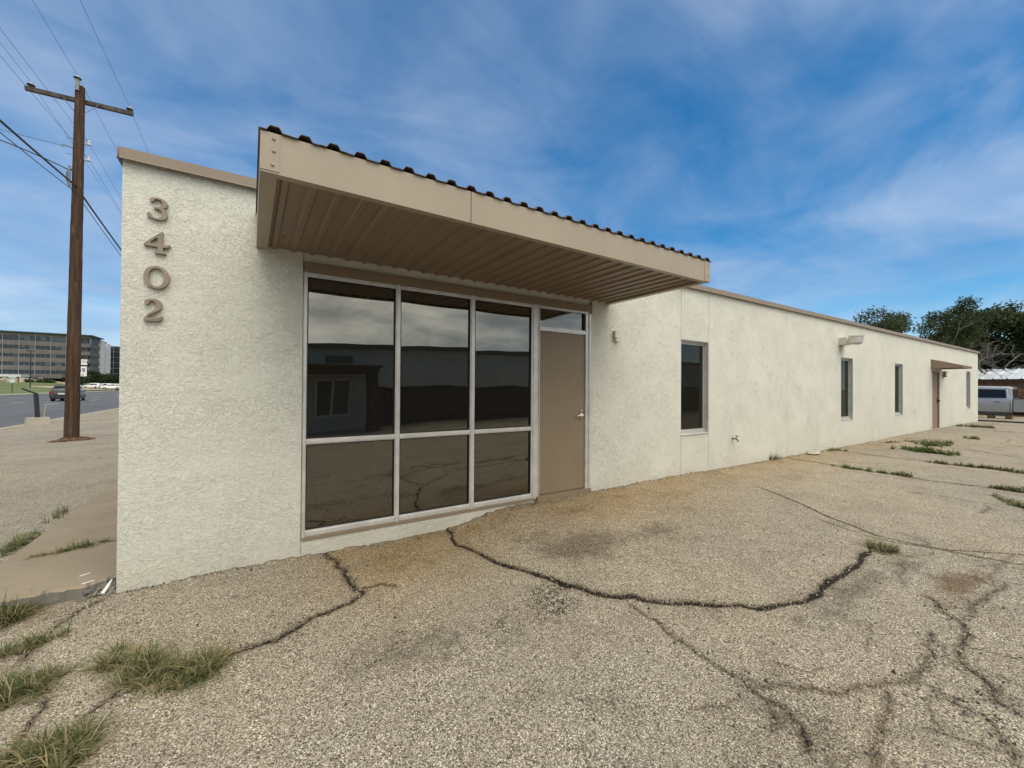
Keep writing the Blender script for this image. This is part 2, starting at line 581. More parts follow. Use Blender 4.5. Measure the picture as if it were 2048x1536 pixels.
class MB:
    """collects solids into one mesh"""
    def __init__(s):
        s.v = []
        s.f = []

    def add(s, V, F):
        n = len(s.v)
        s.v += [tuple(p) for p in V]
        s.f += [tuple(i+n for i in f) for f in F]
        return s

    def box(s, a, b):
        x0, y0, z0 = a
        x1, y1, z1 = b
        V = [(x0, y0, z0), (x1, y0, z0), (x1, y1, z0), (x0, y1, z0), (x0, y0, z1), (x1, y0, z1), (x1, y1, z1), (x0, y1, z1)]
        return s.add(V, [(0, 3, 2, 1), (4, 5, 6, 7), (0, 1, 5, 4), (1, 2, 6, 5), (2, 3, 7, 6), (3, 0, 4, 7)])

    def obox(s, c, u, v, w):
        """oriented box: centre and three half-extent vectors"""
        c, u, v, w = map(Vector, (c, u, v, w))
        V = [c+a*u+b*v+d*w for d in (-1, 1) for a, b in ((-1, -1), (1, -1), (1, 1), (-1, 1))]
        return s.add(V, [(0, 3, 2, 1), (4, 5, 6, 7), (0, 1, 5, 4), (1, 2, 6, 5), (2, 3, 7, 6), (3, 0, 4, 7)])

    def bar(s, p, q, w, h=None):
        p, q = Vector(p), Vector(q)
        d = (q-p)
        t = d.normalized()
        ref = Vector((0, 0, 1)) if abs(t.z) < .95 else Vector((0, 1, 0))
        a = t.cross(ref).normalized()
        b = a.cross(t).normalized()
        return s.obox((p+q)/2, d/2, a*w/2, b*(h or w)/2)

    def tube(s, pts, rad, n=8, cap=True):
        pts = [Vector(p) for p in pts]
        if not isinstance(rad, (list, tuple)):
            rad = [rad]*len(pts)
        base = len(s.v)
        prev = None
        for i, p in enumerate(pts):
            t = (pts[min(i+1, len(pts)-1)]-pts[max(i-1, 0)]).normalized()
            if prev is None:
                ref = Vector((0, 0, 1)) if abs(t.z) < .9 else Vector((1, 0, 0))
                a = t.cross(ref).normalized()
            else:
                a = (prev - t*prev.dot(t)).normalized()
            prev = a
            b = t.cross(a)
            for j in range(n):
                an = 2*math.pi*j/n
                s.v.append(tuple(p+(a*math.cos(an)+b*math.sin(an))*rad[i]))
        for i in range(len(pts)-1):
            for j in range(n):
                k0 = base+i*n
                s.f.append((k0+j, k0+(j+1) % n, k0+n+(j+1) % n, k0+n+j))
        if cap:
            s.f.append(tuple(base+j for j in reversed(range(n))))
            s.f.append(tuple(base+(len(pts)-1)*n+j for j in range(n)))
        return s

    def lathe(s, prof, c=(0, 0, 0), n=12, axis=(0, 0, 1)):
        """profile of (radius, height) turned about the axis"""
        ax = Vector(axis).normalized()
        ref = Vector((1, 0, 0)) if abs(ax.x) < .9 else Vector((0, 1, 0))
        a = ax.cross(ref).normalized()
        b = ax.cross(a)
        c = Vector(c)
        base = len(s.v)
        for r, h in prof:
            for j in range(n):
                an = 2*math.pi*j/n
                s.v.append(tuple(c+ax*h+(a*math.cos(an)+b*math.sin(an))*max(r, 1e-4)))
        for i in range(len(prof)-1):
            for j in range(n):
                k0 = base+i*n
                s.f.append((k0+j, k0+(j+1) % n, k0+n+(j+1) % n, k0+n+j))
        s.f.append(tuple(base+j for j in reversed(range(n))))
        s.f.append(tuple(base+(len(prof)-1)*n+j for j in range(n)))
        return s

    def prism(s, poly, off):
        """planar 3D polygon pushed along off"""
        n = len(poly)
        V = [Vector(p) for p in poly]
        off = Vector(off)
        V2 = V+[p+off for p in V]
        F = [tuple(range(n))[::-1], tuple(range(n, 2*n))]
        F += [(i, (i+1) % n, n+(i+1) % n, n+i) for i in range(n)]
        return s.add(V2, F)

    def build(s, name, mat, parent=None, smooth=None):
        me = bpy.data.meshes.new(name)
        me.from_pydata(s.v, [], s.f)
        bm = bmesh.new()
        bm.from_mesh(me)
        bmesh.ops.recalc_face_normals(bm, faces=bm.faces)
        bm.to_mesh(me)
        bm.free()
        if smooth is not None:
            smooth_angle(me, smooth)
        return link(name, me, mat, parent)


def np_mesh(name, V, F, mat, parent=None, tint=None):
    """fast mesh from arrays; tint = colour per vertex"""
    V = np.asarray(V, np.float32)
    F = np.asarray(F, np.int32)
    me = bpy.data.meshes.new(name)
    me.vertices.add(len(V))
    me.vertices.foreach_set('co', V.ravel())
    k_ = F.shape[1]
    me.loops.add(F.size)
    me.loops.foreach_set('vertex_index', F.ravel())
    me.polygons.add(len(F))
    me.polygons.foreach_set('loop_start', np.arange(0, F.size, k_, dtype=np.int32))
    me.polygons.foreach_set('loop_total', np.full(len(F), k_, np.int32))
    me.update(calc_edges=True)
    if tint is not None:
        a = me.attributes.new('tint', 'FLOAT_COLOR', 'POINT')
        c = np.ones((len(V), 4), np.float32)
        c[:, :tint.shape[1]] = tint
        a.data.foreach_set('color', c.ravel())
    return link(name, me, mat, parent)


def thing(name, label, cat, loc=(0, 0, 0), rz=0., group=None):
    o = bpy.data.objects.new(name, None)
    COL.objects.link(o)
    o.empty_display_size = .2
    o.location = loc
    o.rotation_euler = (0, 0, rz)
    return tag(o, label, cat, group)


def tag(o, label=None, cat=None, group=None, kind=None):
    if label:
        o['label'] = label
    if cat:
        o['category'] = cat
    if group:
        o['group'] = group
    if kind:
        o['kind'] = kind
    return o


def part(name, parent):
    """an Empty as a part that groups sub-parts"""
    o = bpy.data.objects.new(name, None)
    COL.objects.link(o)
    o.parent = parent
    return o


def dup(o, loc=None, parent=None):
    c = o.copy()
    COL.objects.link(c)
    if loc is not None:
        c.location = loc
    if parent is not None:
        c.parent = parent
    return c


# ------------------------------------------------------------------ measured layout (metres)
PATCH = [(2.698, -0.008), (2.636, -0.279), (2.674, -0.631), (2.716, -0.859), (2.754, -1.07), (2.862, -1.311), (2.961, -1.535), (3.053, -1.742), (3.122, -1.924), (3.229, -2.055), (3.353, -2.187), (3.474, -2.316), (3.604, -2.393), (3.726, -2.513), (3.885, -2.61), (3.931, -2.71), (4.118, -2.775), (4.28, -2.838), (4.534, -2.87), (4.773, -2.833), (5.063, -2.853), (5.408, -2.849), (5.778, -2.819), (6.074, -2.746)]
CRACKS = [
 (0.075, 0.95, [(1.455, -0.002), (1.516, -0.227), (1.547, -0.478), (1.538, -0.733), (1.553, -0.882), (1.597, -0.953), (1.476, -1.052), (1.331, -1.105), (1.167, -1.164), (1.058, -1.246), (0.906, -1.293), (0.78, -1.31)]),
 (0.05, 0.9, [(1.615, -0.873), (1.739, -0.879), (1.786, -0.926), (1.832, -0.972)]),
 (0.08, 0.85, [(-0.078, -0.093), (-0.132, -0.148), (-0.177, -0.261), (-0.225, -0.423), (-0.246, -0.764)]),
 (0.06, 0.88, [(0.465, -1.338), (0.383, -1.337), (0.302, -1.325), (0.269, -1.396), (0.19, -1.479)]),
 (0.06, 0.88, [(-0.014, -1.228), (-0.005, -1.343), (-0.01, -1.408), (-0.008, -1.489)]),
 (0.05, 0.85, [(3.229, -2.162), (3.22, -2.381), (3.169, -2.576), (3.149, -2.763), (3.147, -2.89), (3.164, -2.995), (3.12, -3.097), (3.064, -3.198), (2.949, -3.263)]),
 (0.06, 0.82, [(5.178, -3.312), (4.995, -3.428), (4.926, -3.525), (5.271, -3.54), (5.639, -3.586), (5.883, -3.618)]),
 (0.065, 0.86, [(4.926, -3.525), (4.583, -3.606), (4.379, -3.63), (4.297, -3.72), (4.101, -3.801), (4.077, -3.898)]),
 (0.06, 0.82, [(4.589, -3.461), (4.407, -3.487), (4.319, -3.537), (4.1, -3.541), (3.976, -3.527), (3.788, -3.449), (3.652, -3.381), (3.476, -3.351), (3.404, -3.241), (3.312, -3.159), (3.202, -3.109), (3.187, -3.01)]),
 (0.05, 0.82, [(3.97, -3.568), (3.91, -3.674), (3.919, -3.793), (3.806, -3.855), (3.633, -3.919)]),
 (0.06, 0.8, [(3.718, -3.468), (3.557, -3.52), (3.34, -3.551), (3.113, -3.596)]),
 (0.06, 0.88, [(3.133, -3.166), (3.09, -3.321), (2.968, -3.401)]),
 (0.045, 0.98, [(7.902, 0.107), (7.377, -0.82), (7.054, -1.466), (6.613, -2.153), (6.328, -2.694), (6.37, -3.059), (6.515, -3.647)]),
 (0.04, 0.85, [(6.378, -2.189), (6.255, -2.507), (6.248, -2.871), (6.433, -3.216), (6.812, -3.616)]),
 (0.1, 0.98, [(10.557, -0.051), (10.47, -0.926), (10.286, -2.168), (10.395, -2.767), (10.455, -3.241)]),
 (0.12, 0.98, [(12.907, 0.013), (12.709, -0.991), (12.809, -1.842), (12.788, -2.465), (12.679, -3.012)]),
 (0.13, 0.95, [(17.162, -0.122), (17.722, -1.165), (17.974, -2.467)]),
 (0.16, 1.0, [(24.852, 0.158), (24.168, -0.783), (22.979, -1.952)]),
 (0.12, 0.95, [(15.842, -1.418), (15.701, -2.035), (15.246, -2.748)]),
 (0.03, 0.8, [(-2.306, 5.093), (-1.734, 5.091), (-1.09, 5.091)]),
 (0.05, 0.7, [(5.841, -3.492), (5.764, -3.582), (6.748, -3.571)]),
]
GRASS = {
 'a': [(0.154, -1.039), (0.309, -1.142), (0.488, -1.353), (0.594, -1.445), (0.709, -1.332)],
 'b': [(-0.227, -1.04), (-0.055, -1.087)],
 'c': [(0.019, -1.663), (0.233, -1.721)],
 'd': [(-0.384, -0.576), (-0.232, -0.549)],
 'e': [(-0.583, 0.009), (-0.463, -0.02)],
 'g': [(-1.09, 2.773), (-1.116, 3.3)],
 'h': [(-1.136, 1.641), (-1.031, 2.353)],
 'i': [(5.9, -2.796), (5.959, -2.919)],
 'j': [(14.641, -0.991), (14.417, -1.604)],
 'k': [(15.831, -1.127), (17.037, -1.213)],
 'l': [(10.269, -1.035), (10.302, -1.509), (10.438, -2.042)],
 'm': [(12.645, -1.875), (12.756, -2.659), (12.679, -3.012)],
 'n': [(10.449, -2.939), (10.503, -3.236)],
 'o': [(9.741, -3.08), (9.143, -3.376)],
 'p': [(19.127, -1.246), (18.974, -1.531)],
 'q': [(12.556, -0.06), (12.959, -0.271)],
 'r': [(9.865, -0.005), (10.225, -0.071)],
 's': [(24.336, -0.263), (24.679, -1.024)],
 't': [(16.564, -0.612), (16.809, -0.865)],
 'u': [(15.446, -0.296), (16.018, -0.41)],
 'f': [(-0.699, 0.982), (-0.511, 1.02), (-0.316, 1.094)],
}
STAINS = {'black': [(2.825, -1.771), (2.828, -1.64), (2.8, -1.919)], 'wet': [(3.494, -1.243), (3.97, -1.376), (4.661, -1.448)], 'brown': [(5.655, -3.413)], 'dark2': [(5.012, -2.969)], 'dk3': [(3.107, -3.025), (3.156, -3.295), (3.034, -3.443)]}
DIGITS = [('3', [[(0.1612, 2.8404), (0.1651, 2.8521), (0.1745, 2.861), (0.1907, 2.8659), (0.2125, 2.8679), (0.2345, 2.8646), (0.254, 2.8551), (0.2681, 2.8405), (0.2733, 2.8236), (0.2698, 2.8082), (0.2602, 2.7985), (0.2464, 2.7908), (0.2576, 2.7834), (0.2689, 2.7679), (0.2733, 2.7472), (0.2726, 2.7288), (0.2667, 2.7147), (0.2529, 2.7032), (0.2336, 2.6952), (0.2144, 2.6937), (0.1953, 2.6958), (0.1789, 2.7006), (0.1626, 2.7086), (0.1505, 2.7183), (0.1463, 2.7262), (0.1495, 2.7358), (0.1582, 2.7422), (0.169, 2.7405), (0.1759, 2.7314), (0.1782, 2.7194), (0.1869, 2.7107), (0.1979, 2.7061), (0.2115, 2.7067), (0.2252, 2.7113), (0.2347, 2.7218), (0.2392, 2.7392), (0.2384, 2.7571), (0.2314, 2.7698), (0.219, 2.7776), (0.2052, 2.7797), (0.1889, 2.7793), (0.1893, 2.7902), (0.197, 2.7895), (0.2133, 2.7914), (0.2297, 2.7976), (0.2393, 2.8097), (0.2418, 2.8266), (0.2375, 2.84), (0.2278, 2.8502), (0.2154, 2.855), (0.199, 2.8544), (0.1909, 2.848), (0.1869, 2.8362), (0.1789, 2.827), (0.1681, 2.8278)]]),
 ('4', [[(0.247, 2.6078), (0.2453, 2.5073), (0.2468, 2.4978), (0.2774, 2.5015), (0.2843, 2.5065), (0.2927, 2.5067), (0.2892, 2.4976), (0.2817, 2.4864), (0.272, 2.4816), (0.2456, 2.4784), (0.2466, 2.4623), (0.2515, 2.4452), (0.2641, 2.4366), (0.2698, 2.4304), (0.1982, 2.4281), (0.1975, 2.438), (0.2117, 2.4421), (0.2142, 2.4598), (0.2154, 2.4798), (0.133, 2.4799), (0.1324, 2.4922), (0.162, 2.5266), (0.2102, 2.5741)], [(0.167, 2.5079), (0.2037, 2.5483), (0.2138, 2.5525), (0.2165, 2.5016), (0.1893, 2.4998)]]),
 ('0', [[(0.1331, 2.2351), (0.1354, 2.2639), (0.1458, 2.2904), (0.1643, 2.313), (0.1885, 2.3259), (0.2102, 2.3288), (0.2349, 2.3265), (0.2599, 2.3125), (0.2797, 2.2867), (0.2898, 2.2628), (0.2901, 2.2338), (0.2848, 2.2039), (0.2725, 2.1804), (0.2533, 2.1614), (0.2313, 2.1512), (0.2067, 2.1496), (0.1849, 2.1556), (0.1632, 2.1686), (0.147, 2.1858), (0.1374, 2.2074)], [(0.1625, 2.2325), (0.1649, 2.2614), (0.1727, 2.2876), (0.186, 2.304), (0.2049, 2.3125), (0.2241, 2.311), (0.2407, 2.2986), (0.252, 2.2787), (0.2578, 2.2507), (0.2568, 2.2216), (0.2501, 2.1953), (0.2365, 2.1753), (0.2174, 2.1662), (0.1983, 2.1682), (0.1819, 2.1801), (0.1696, 2.2015)]]),
 ('2', [[(0.1379, 2.0392), (0.1444, 2.0524), (0.159, 2.062), (0.1805, 2.0675), (0.2021, 2.0684), (0.2241, 2.0621), (0.2407, 2.0479), (0.247, 2.0288), (0.2466, 2.0108), (0.2386, 1.99), (0.2223, 1.9739), (0.2006, 1.9608), (0.1791, 1.9443), (0.1658, 1.9305), (0.1619, 1.9194), (0.2011, 1.9205), (0.2229, 1.9212), (0.2351, 1.9285), (0.2392, 1.9343), (0.2475, 1.9315), (0.2536, 1.9303), (0.2449, 1.9132), (0.2368, 1.8963), (0.1959, 1.8942), (0.1369, 1.8922), (0.1373, 1.9029), (0.1459, 1.9214), (0.1603, 1.9442), (0.1816, 1.9642), (0.2004, 1.9841), (0.211, 2.0067), (0.2121, 2.0284), (0.2051, 2.0437), (0.1928, 2.0512), (0.178, 2.0511), (0.17, 2.0431), (0.1661, 2.0284), (0.1581, 2.0203), (0.1461, 2.0225)]])]


WX=[-60,-8,-2,-.6,0,.7,1.5,2.7,4,6,7,9,13,17,22,29,31,34,60]
WZ=[-.45,-.40,-.27,-.215,-.184,-.165,-.19,-.20,-.17,-.10,-.06,-.065,-.072,-.045,-.01,-.02,-.1,-.27,-.3]
def lot_base(x, y):
    w = np.interp(x, WX, WZ)
    return w + .011*np.clip(y, -5, 0)


def seg_jag(pts, amp, rng, n=3):
    """roughen a polyline by midpoint displacement"""
    P = [np.array(p, float) for p in pts]
    for _ in range(n):
        Q = [P[0]]
        for a, b in zip(P[:-1], P[1:]):
            d = b-a
            L = np.hypot(*d)
            nrm = np.array((-d[1], d[0]))/(L+1e-9)
            Q += [(a+b)/2+nrm*rng.normal()*amp*min(1, L*2.), b]
        P = Q
        amp *= .6
    return P


PATCH_J = seg_jag(PATCH, .03, np.random.default_rng(3), 2)
PATCH_POLY = [tuple(p) for p in PATCH_J] + [(6.25, -2.6), (6.6, -2.1), (7.05, -1.4), (7.4, -.8), (7.85, .05), (2.7, .05)]


def poly_sd(x, y, poly):
    """signed distance to a polygon, positive inside"""
    inside = np.zeros(x.shape, bool)
    d2 = np.full(x.shape, 1e9)
    n = len(poly)
    for i in range(n):
        ax, ay = poly[i]
        bx, by = poly[(i+1) % n]
        c = ((ay > y) != (by > y)) & (x < (bx-ax)*(y-ay)/(by-ay+1e-12)+ax)
        inside ^= c
        ex, ey = bx-ax, by-ay
        t = np.clip(((x-ax)*ex+(y-ay)*ey)/(ex*ex+ey*ey+1e-12), 0, 1)
        d2 = np.minimum(d2, (x-ax-t*ex)**2+(y-ay-t*ey)**2)
    return np.where(inside, 1, -1)*np.sqrt(d2)


def sstep(t):
    t = np.clip(t, 0, 1)
    return t*t*(3-2*t)


def lot_z(x, y):
    """height of the paved lot, the ramp poured against the door included"""
    x = np.asarray(x, float)
    y = np.asarray(y, float)
    z = lot_base(x, y)
    m = (x > 2.4) & (x < 8.2) & (y > -3.2) & (y < .3)
    if m.any():
        xm, ym = x[m], y[m]
        sd = poly_sd(xm, ym, PATCH_POLY)
        lipw = np.interp(xm, [2.6, 4.2, 4.8, 6, 6.6], [.014, .016, .034, .02, .0])*np.interp(ym, [-2.6, -2.0, -.3, 0], [1, 1, 1, .6])
        rise = sstep((xm-2.62)/.85)*(1-sstep(-ym/2.5))
        target = np.interp(xm, [3, 3.5, 5, 7, 8], [-.085, -.064, -.060, -.048, -.06])
        zp = z[m] + lipw + rise*np.maximum(target-z[m]-lipw, 0)
        k_ = sstep(sd/.03+.5)
        zz = z[m]
        z = z.copy()
        z[m] = zz*(1-k_)+zp*k_
    return z


def gz(x, y):
    return float(lot_z(np.array([x]), np.array([y]))[0])


def axis(lo, f0, f1, hi, step, gr=1.07, mx=1.2):
    a = list(np.arange(f0, f1+1e-6, step))
    s, p, q = step, f0, []
    while p > lo:
        s = min(mx, s*gr)
        p -= s
        q.append(max(p, lo))
    s, p, r_ = step, a[-1], []
    while p < hi:
        s = min(mx, s*gr)
        p += s
        r_.append(min(p, hi))
    return np.array(q[::-1]+a+r_)


def build_lot():
    xs = axis(-7.5, -1.1, 8.2, 75, .0135, 1.022)
    ys = axis(-48, -4.25, .05, 62, .0135, 1.05)
    X, Y = np.meshgrid(xs, ys)
    nx, ny = len(xs), len(ys)
    Z = lot_z(X.ravel(), Y.ravel()).reshape(X.shape)
    rng = np.random.default_rng(5)
    crack = np.zeros_like(X)

    def stamp(pts, Rr, s):
        for (ax, ay), (bx, by) in zip(pts[:-1], pts[1:]):
            i0, i1 = np.searchsorted(xs, [min(ax, bx)-Rr, max(ax, bx)+Rr])
            j0, j1 = np.searchsorted(ys, [min(ay, by)-Rr, max(ay, by)+Rr])
            i0, j0 = max(i0-1, 0), max(j0-1, 0)
            i1, j1 = i1+1, j1+1
            x, y = X[j0:j1, i0:i1], Y[j0:j1, i0:i1]
            ex, ey = bx-ax, by-ay
            t = np.clip(((x-ax)*ex+(y-ay)*ey)/(ex*ex+ey*ey+1e-12), 0, 1)
            d = np.hypot(x-ax-t*ex, y-ay-t*ey)
            crack[j0:j1, i0:i1] = np.maximum(crack[j0:j1, i0:i1], s*(1-d/Rr))

    for Rr, s, pts in CRACKS:
        amp = .05 if Rr >= .05 else .012
        stamp(seg_jag(pts, amp, rng, 3), Rr, s*.98)
    for i_, (a_, b_) in enumerate(zip(PATCH_J[:-1], PATCH_J[1:])):
        f_ = i_/len(PATCH_J)
        wv_ = (.038 if f_ < .72 else .050)*(1+.35*math.sin(i_*.9)*math.sin(i_*.37+1))
        stamp([a_, b_], wv_, 1.08)
    stamp(PATCH_J, .16, .50)
    # hairline map cracking in the loaded corner of the lot
    for _ in range(22):
        p = np.array((rng.uniform(2.6, 6.5), rng.uniform(-4.1, -2.95)))
        a = rng.uniform(0, 6.28)
        pts = [p]
        for _ in range(rng.integers(2, 6)):
            a += rng.normal()*.5
            p = p+np.array((math.cos(a), math.sin(a)))*rng.uniform(.08, .2)
            pts.append(p)
        stamp(seg_jag(pts, .025, rng, 2), .032, .72)
    for _ in range(22):
        p = np.array((rng.uniform(8, 30), rng.uniform(-4.5, -.3)))
        a = rng.choice([-1.57, -1.4, .05])
        pts = [p, p+np.array((math.cos(a), math.sin(a)))*rng.uniform(.5, 2.)]
        stamp(seg_jag(pts, .06, rng, 3), .06, .75)
    # wall foot: dirt line and small chips along the base
    foot = np.clip(1-np.abs(Y+.0)/.05, 0, 1)*(X > -.02)*(X < 29.2)
    crack[:] = np.maximum(crack, foot*.80)
    Z -= .014*sstep((crack-.7)/.25)
    jag = np.convolve(rng.normal(size=nx), np.hanning(7)/3.5, 'same')*.011 + np.convolve(rng.normal(size=nx), np.hanning(31)/15, 'same')*.02
    Z += sstep(1-np.abs(Y+.0)/.075)*(X > -.02)*(X < 29)*np.clip(jag, -.02, .028)[None, :]
    Z += .004*np.sin(X*1.7+.3)*np.sin(Y*1.9) + .003*np.sin(X*5.1)*np.sin(Y*4.3+1)*(Y < -.2)

    def blob(c, rx, ry, ang=0.):
        dx, dy = X-c[0], Y-c[1]
        ca, sa = math.cos(ang), math.sin(ang)
        return np.exp(-(((dx*ca+dy*sa)/rx)**2+((-dx*sa+dy*ca)/ry)**2))
    tan = np.zeros_like(X)
    tan += .95*np.exp(-(np.clip(-Y-.05, 0, 9)/.75)**2)*sstep((X-.9)/.8)*(1-sstep((X-11)/10))*(Y < .3)
    tan += .5*blob((5.4, -.9), 1.9, .8)
    tan += .55*blob((2.0, -.8), .8, .6)
    wet = np.zeros_like(X)
    w0, w1, w2 = STAINS['wet']
    wet += .6*blob(w0, .5, .3, .1)+.6*blob(w1, .55, .3, -.1)+.45*blob(w2, .55, .16, -.1)
    wet += .45*blob((3.2, -.9), .35, .4)
    wet += .8*blob(STAINS['dark2'][0], .55, .10, 0)
    wet += .6*blob((5.6, -3.1), .8, .12, 0)
    for c in STAINS['dk3']:
        wet += .25*blob(c, .3, .22, 0)
    wet += .35*blob((3.75, -3.55), .6, .2, .3)+.35*blob((4.6, -3.75), .6, .15, .2)+.35*blob((1.4, -1.9), .5, .25)
    wet += .6*blob((3.9, -.12), .7, .14, .05)+.5*blob((1.7, -1.75), .45, .2, -.2)+.45*blob((4.3, -3.0), .5, .12)+.35*blob((.9, -.5), .3, .2)
    dark = np.zeros_like(X)
    for c in STAINS['black']:
        dark += .8*blob(c, .15, .13)
    dark += .55*blob((2.3, -1.9), .5, .3)
    brown = .95*blob(STAINS['brown'][0], .42, .12, -.1)+.5*blob((-.5, -.15), .35, .16)
    V = np.stack([X, Y, Z], -1).reshape(-1, 3)
    I = np.arange(nx*ny).reshape(ny, nx)
    F = np.stack([I[:-1, :-1], I[:-1, 1:], I[1:, 1:], I[1:, :-1]], -1).reshape(-1, 4)
    o = np_mesh('parking_lot', V, F, 'worn_chip_asphalt')
    for n, A in (('crack', crack), ('tan', tan), ('wet', wet), ('dark', dark), ('brown', brown)):
        a = o.data.attributes.new(n, 'FLOAT', 'POINT')
        a.data.foreach_set('value', np.clip(A, 0, 1.3).astype(np.float32).ravel())
    sm = np.ones(len(F), bool)
    o.data.polygons.foreach_set('use_smooth', sm)
    tag(o, kind='structure')
    return o


build_lot()

# ------------------------------------------------------------------ ground, road, verge
g = mk('ground', [(-2500, -2500, -.75), (2500, -2500, -.75), (2500, 2500, -.75), (-2500, 2500, -.75)], [(0, 1, 2, 3)], 'dry_ground')
tag(g, kind='structure')


def strip(name, prof, y0, y1, n, mat, zf=None):
    """sheet with an x-z profile run along y"""
    V, F = [], []
    for j in range(n+1):
        y = y0+(y1-y0)*j/n
        for x, z in prof:
            V.append((x, y, z + (zf(x, y) if zf else 0)))
    m = len(prof)
    for j in range(n):
        for i in range(m-1):
            F.append((j*m+i, j*m+i+1, (j+1)*m+i+1, (j+1)*m+i))
    o = mk(name, V, F, mat)
    tag(o, kind='structure')
    return o


strip('road', [(-34, -.50), (-27, -.44), (-21, -.41), (-14, -.45), (-8.0, -.52)], -80, 900, 60, 'road_asphalt')
strip('gutter', [(-8.05, -.505), (-7.72, -.515), (-7.66, -.40), (-7.45, -.385), (-7.44, -.55)], -80, 500, 40, 'gutter_concrete')
strip('kerb', [(-33.95, -.48), (-34.35, -.48), (-34.4, -.34), (-34.65, -.33), (-34.66, -.6)], -80, 900, 40, 'gutter_concrete')


def lawn_rise(x, y):
    d = np.clip((-34.6-x)/34., 0, 1)
    return float(sstep(d))*2.15*float(sstep((y-20)/130.)) + .25*float(sstep((y-110)/60.))


strip('lawn', [(-34.62, -.36)]+[(-34.62-i*4., -.35) for i in range(1, 40)], -80, 420, 60, 'lawn_grass', lawn_rise)
dv = strip('driveway', [(-34.6, -.335), (-38, -.325), (-44, -.315), (-50, -.305)], 158, 330, 24, 'dirt_drive', lawn_rise)
lane = bpy.data.meshes.new('lane_dash')
MBd = MB().box((-.07, -1.6, 0), (.07, 1.6, .004))
first = None
for x, zz, y0 in ((-14.6, -.447, 14), (-18.3, -.423, 19), (-25.2, -.425, 16)):
    for i in range(9):
        if first is None:
            first = MBd.build('lane_dash', 'road_paint')
            o = first
        else:
            o = dup(first)
        o.location = (x, y0+i*12.2, zz+.003)
        o.parent = bpy.data.objects['road']

# painted walk along the street side of the building
walk = bpy.data.objects.new('sidewalk', None)
COL.objects.link(walk)
tag(walk, kind='structure')


def slab(y0, y1, chip=False):
    x0, x1, zt, zb = -.885, -.004, -.1, -.42
    b = .012
    front = []
    rng = np.random.default_rng(2)
    N = 46
    for i in range(N+1):
        x = x0+(x1-x0)*i/N
        j = 0.
        if chip:
            j = .012*abs(rng.normal())+.01
            if x > -.17:
                j += .11*((x+.17)/.17)**.7*(.8+.3*rng.random())
        front.append((x, y0+j))
    V, F = [], []
    for x, y in front:
        bb = b if not chip else b+.01*rng.random()
        V += [(x, y1, zt), (x, y+bb, zt), (x, y, zt-bb), (x, y+(rng.normal()*.008 if chip else 0), (zt+zb)/2), (x, y, zb)]
    for i in range(N):
        for k_ in range(4):
            a = i*5+k_
            F.append((a, a+1, a+6, a+5))
    n = len(V)
    # left side
    F.append(tuple(range(0, 5))+(n,))
    V.append((x0, y1, zb))
    o = mk('concrete_slab', V, F, 'painted_concrete', walk)
    if chip:
        o.data.materials.append(MATS['broken_concrete'])
        for p_ in o.data.polygons:
            if abs(p_.normal.z) < .6 and p_.center.y < .3:
                p_.material_index = 1
    return o


slab(.03, 1.02, True)
y = 1.035
while y < 13:
    slab(y, y+3.4)
    y += 3.415
rub = MB()
rr = random.Random(4)
for i in range(26):
    c = Vector((-.10+rr.uniform(-.09, .09), .06+rr.uniform(-.07, .06), -.20+rr.uniform(0, .05)))
    s_ = rr.uniform(.008, .03)
    e = Euler((rr.random()*3, rr.random()*3, rr.random()*3)).to_matrix()
    rub.obox(c, e@Vector((s_, 0, 0)), e@Vector((0, s_*.8, 0)), e@Vector((0, 0, s_*.6)))
tag(rub.build('concrete_rubble', 'broken_concrete'), 'crumbled dark concrete bits at the broken sidewalk corner', 'rubble', kind='stuff')
wp = MB().tube([(-.045, .10, -.115), (-.055, .05, -.14), (-.075, .0, -.175)], [.005, .011, .012], 8)
tag(wp.build('foam_scrap', 'chip_white', smooth=40), 'small white scrap stuck in the broken sidewalk corner', 'scrap')
for i, (px, py, a, L_, lab) in enumerate(((-.235, .27, .9, .03, 'white paint sliver lying midway across the near sidewalk slab'), (-.175, .085, .9, .035, 'white paint sliver lying on the sidewalk edge nearest the lot'))):
    o = MB().obox((0, 0, 0), (L_, 0, 0), (0, .006, 0), (0, 0, .002)).build('paint_chip', 'chip_white')
    o.location = (px, py, -.0965)
    o.rotation_euler = (0, 0, a-.35)
    tag(o, lab, 'paint chip', 'paint slivers on the sidewalk')

# ------------------------------------------------------------------ the building
B = thing('commercial_building', 'long cream stucco single storey building numbered 3402 with metal entrance canopy', 'building')
XE = 29.04
ZT = 3.13
S0, J1 = 1.246, 4.870
WINS = [(6.927, 7.726), (13.537, 14.325), (17.64, 18.407), (26.85, 27.59)]
WB, WT = .616, 2.226
E0, E1, ET = 21.69, 22.67, 2.09
wall = MB()
TH = .14
# inner leaf with the openings left free
cols = [(-0.0, S0), (S0, J1), (J1, WINS[0][0]), WINS[0], (WINS[0][1], WINS[1][0]), WINS[1], (WINS[1][1], WINS[2][0]), WINS[2], (WINS[2][1], E0), (E0, E1), (E1, WINS[3][0]), WINS[3], (WINS[3][1], XE)]
for a, b in cols:
    if (a, b) == (S0, J1):
        spans = [(2.46, ZT)]
    elif (a, b) in WINS:
        spans = [(-.6, WB), (WT, ZT)]
    elif (a, b) == (E0, E1):
        spans = [(ET, ZT)]
    else:
        spans = [(-.6, ZT)]
    for z0, z1 in spans:
        wall.box((a, TH+.002, z0), (b, TH+.08, z1))
wall.box((0, .2225, -.6), (.1, 14, ZT)).box((XE-.1, .2225, -.6), (XE, 14, ZT)).box((0, 14, -.6), (XE, 14.1, ZT))
wallo = wall.build('wall', 'cream_stucco', B)
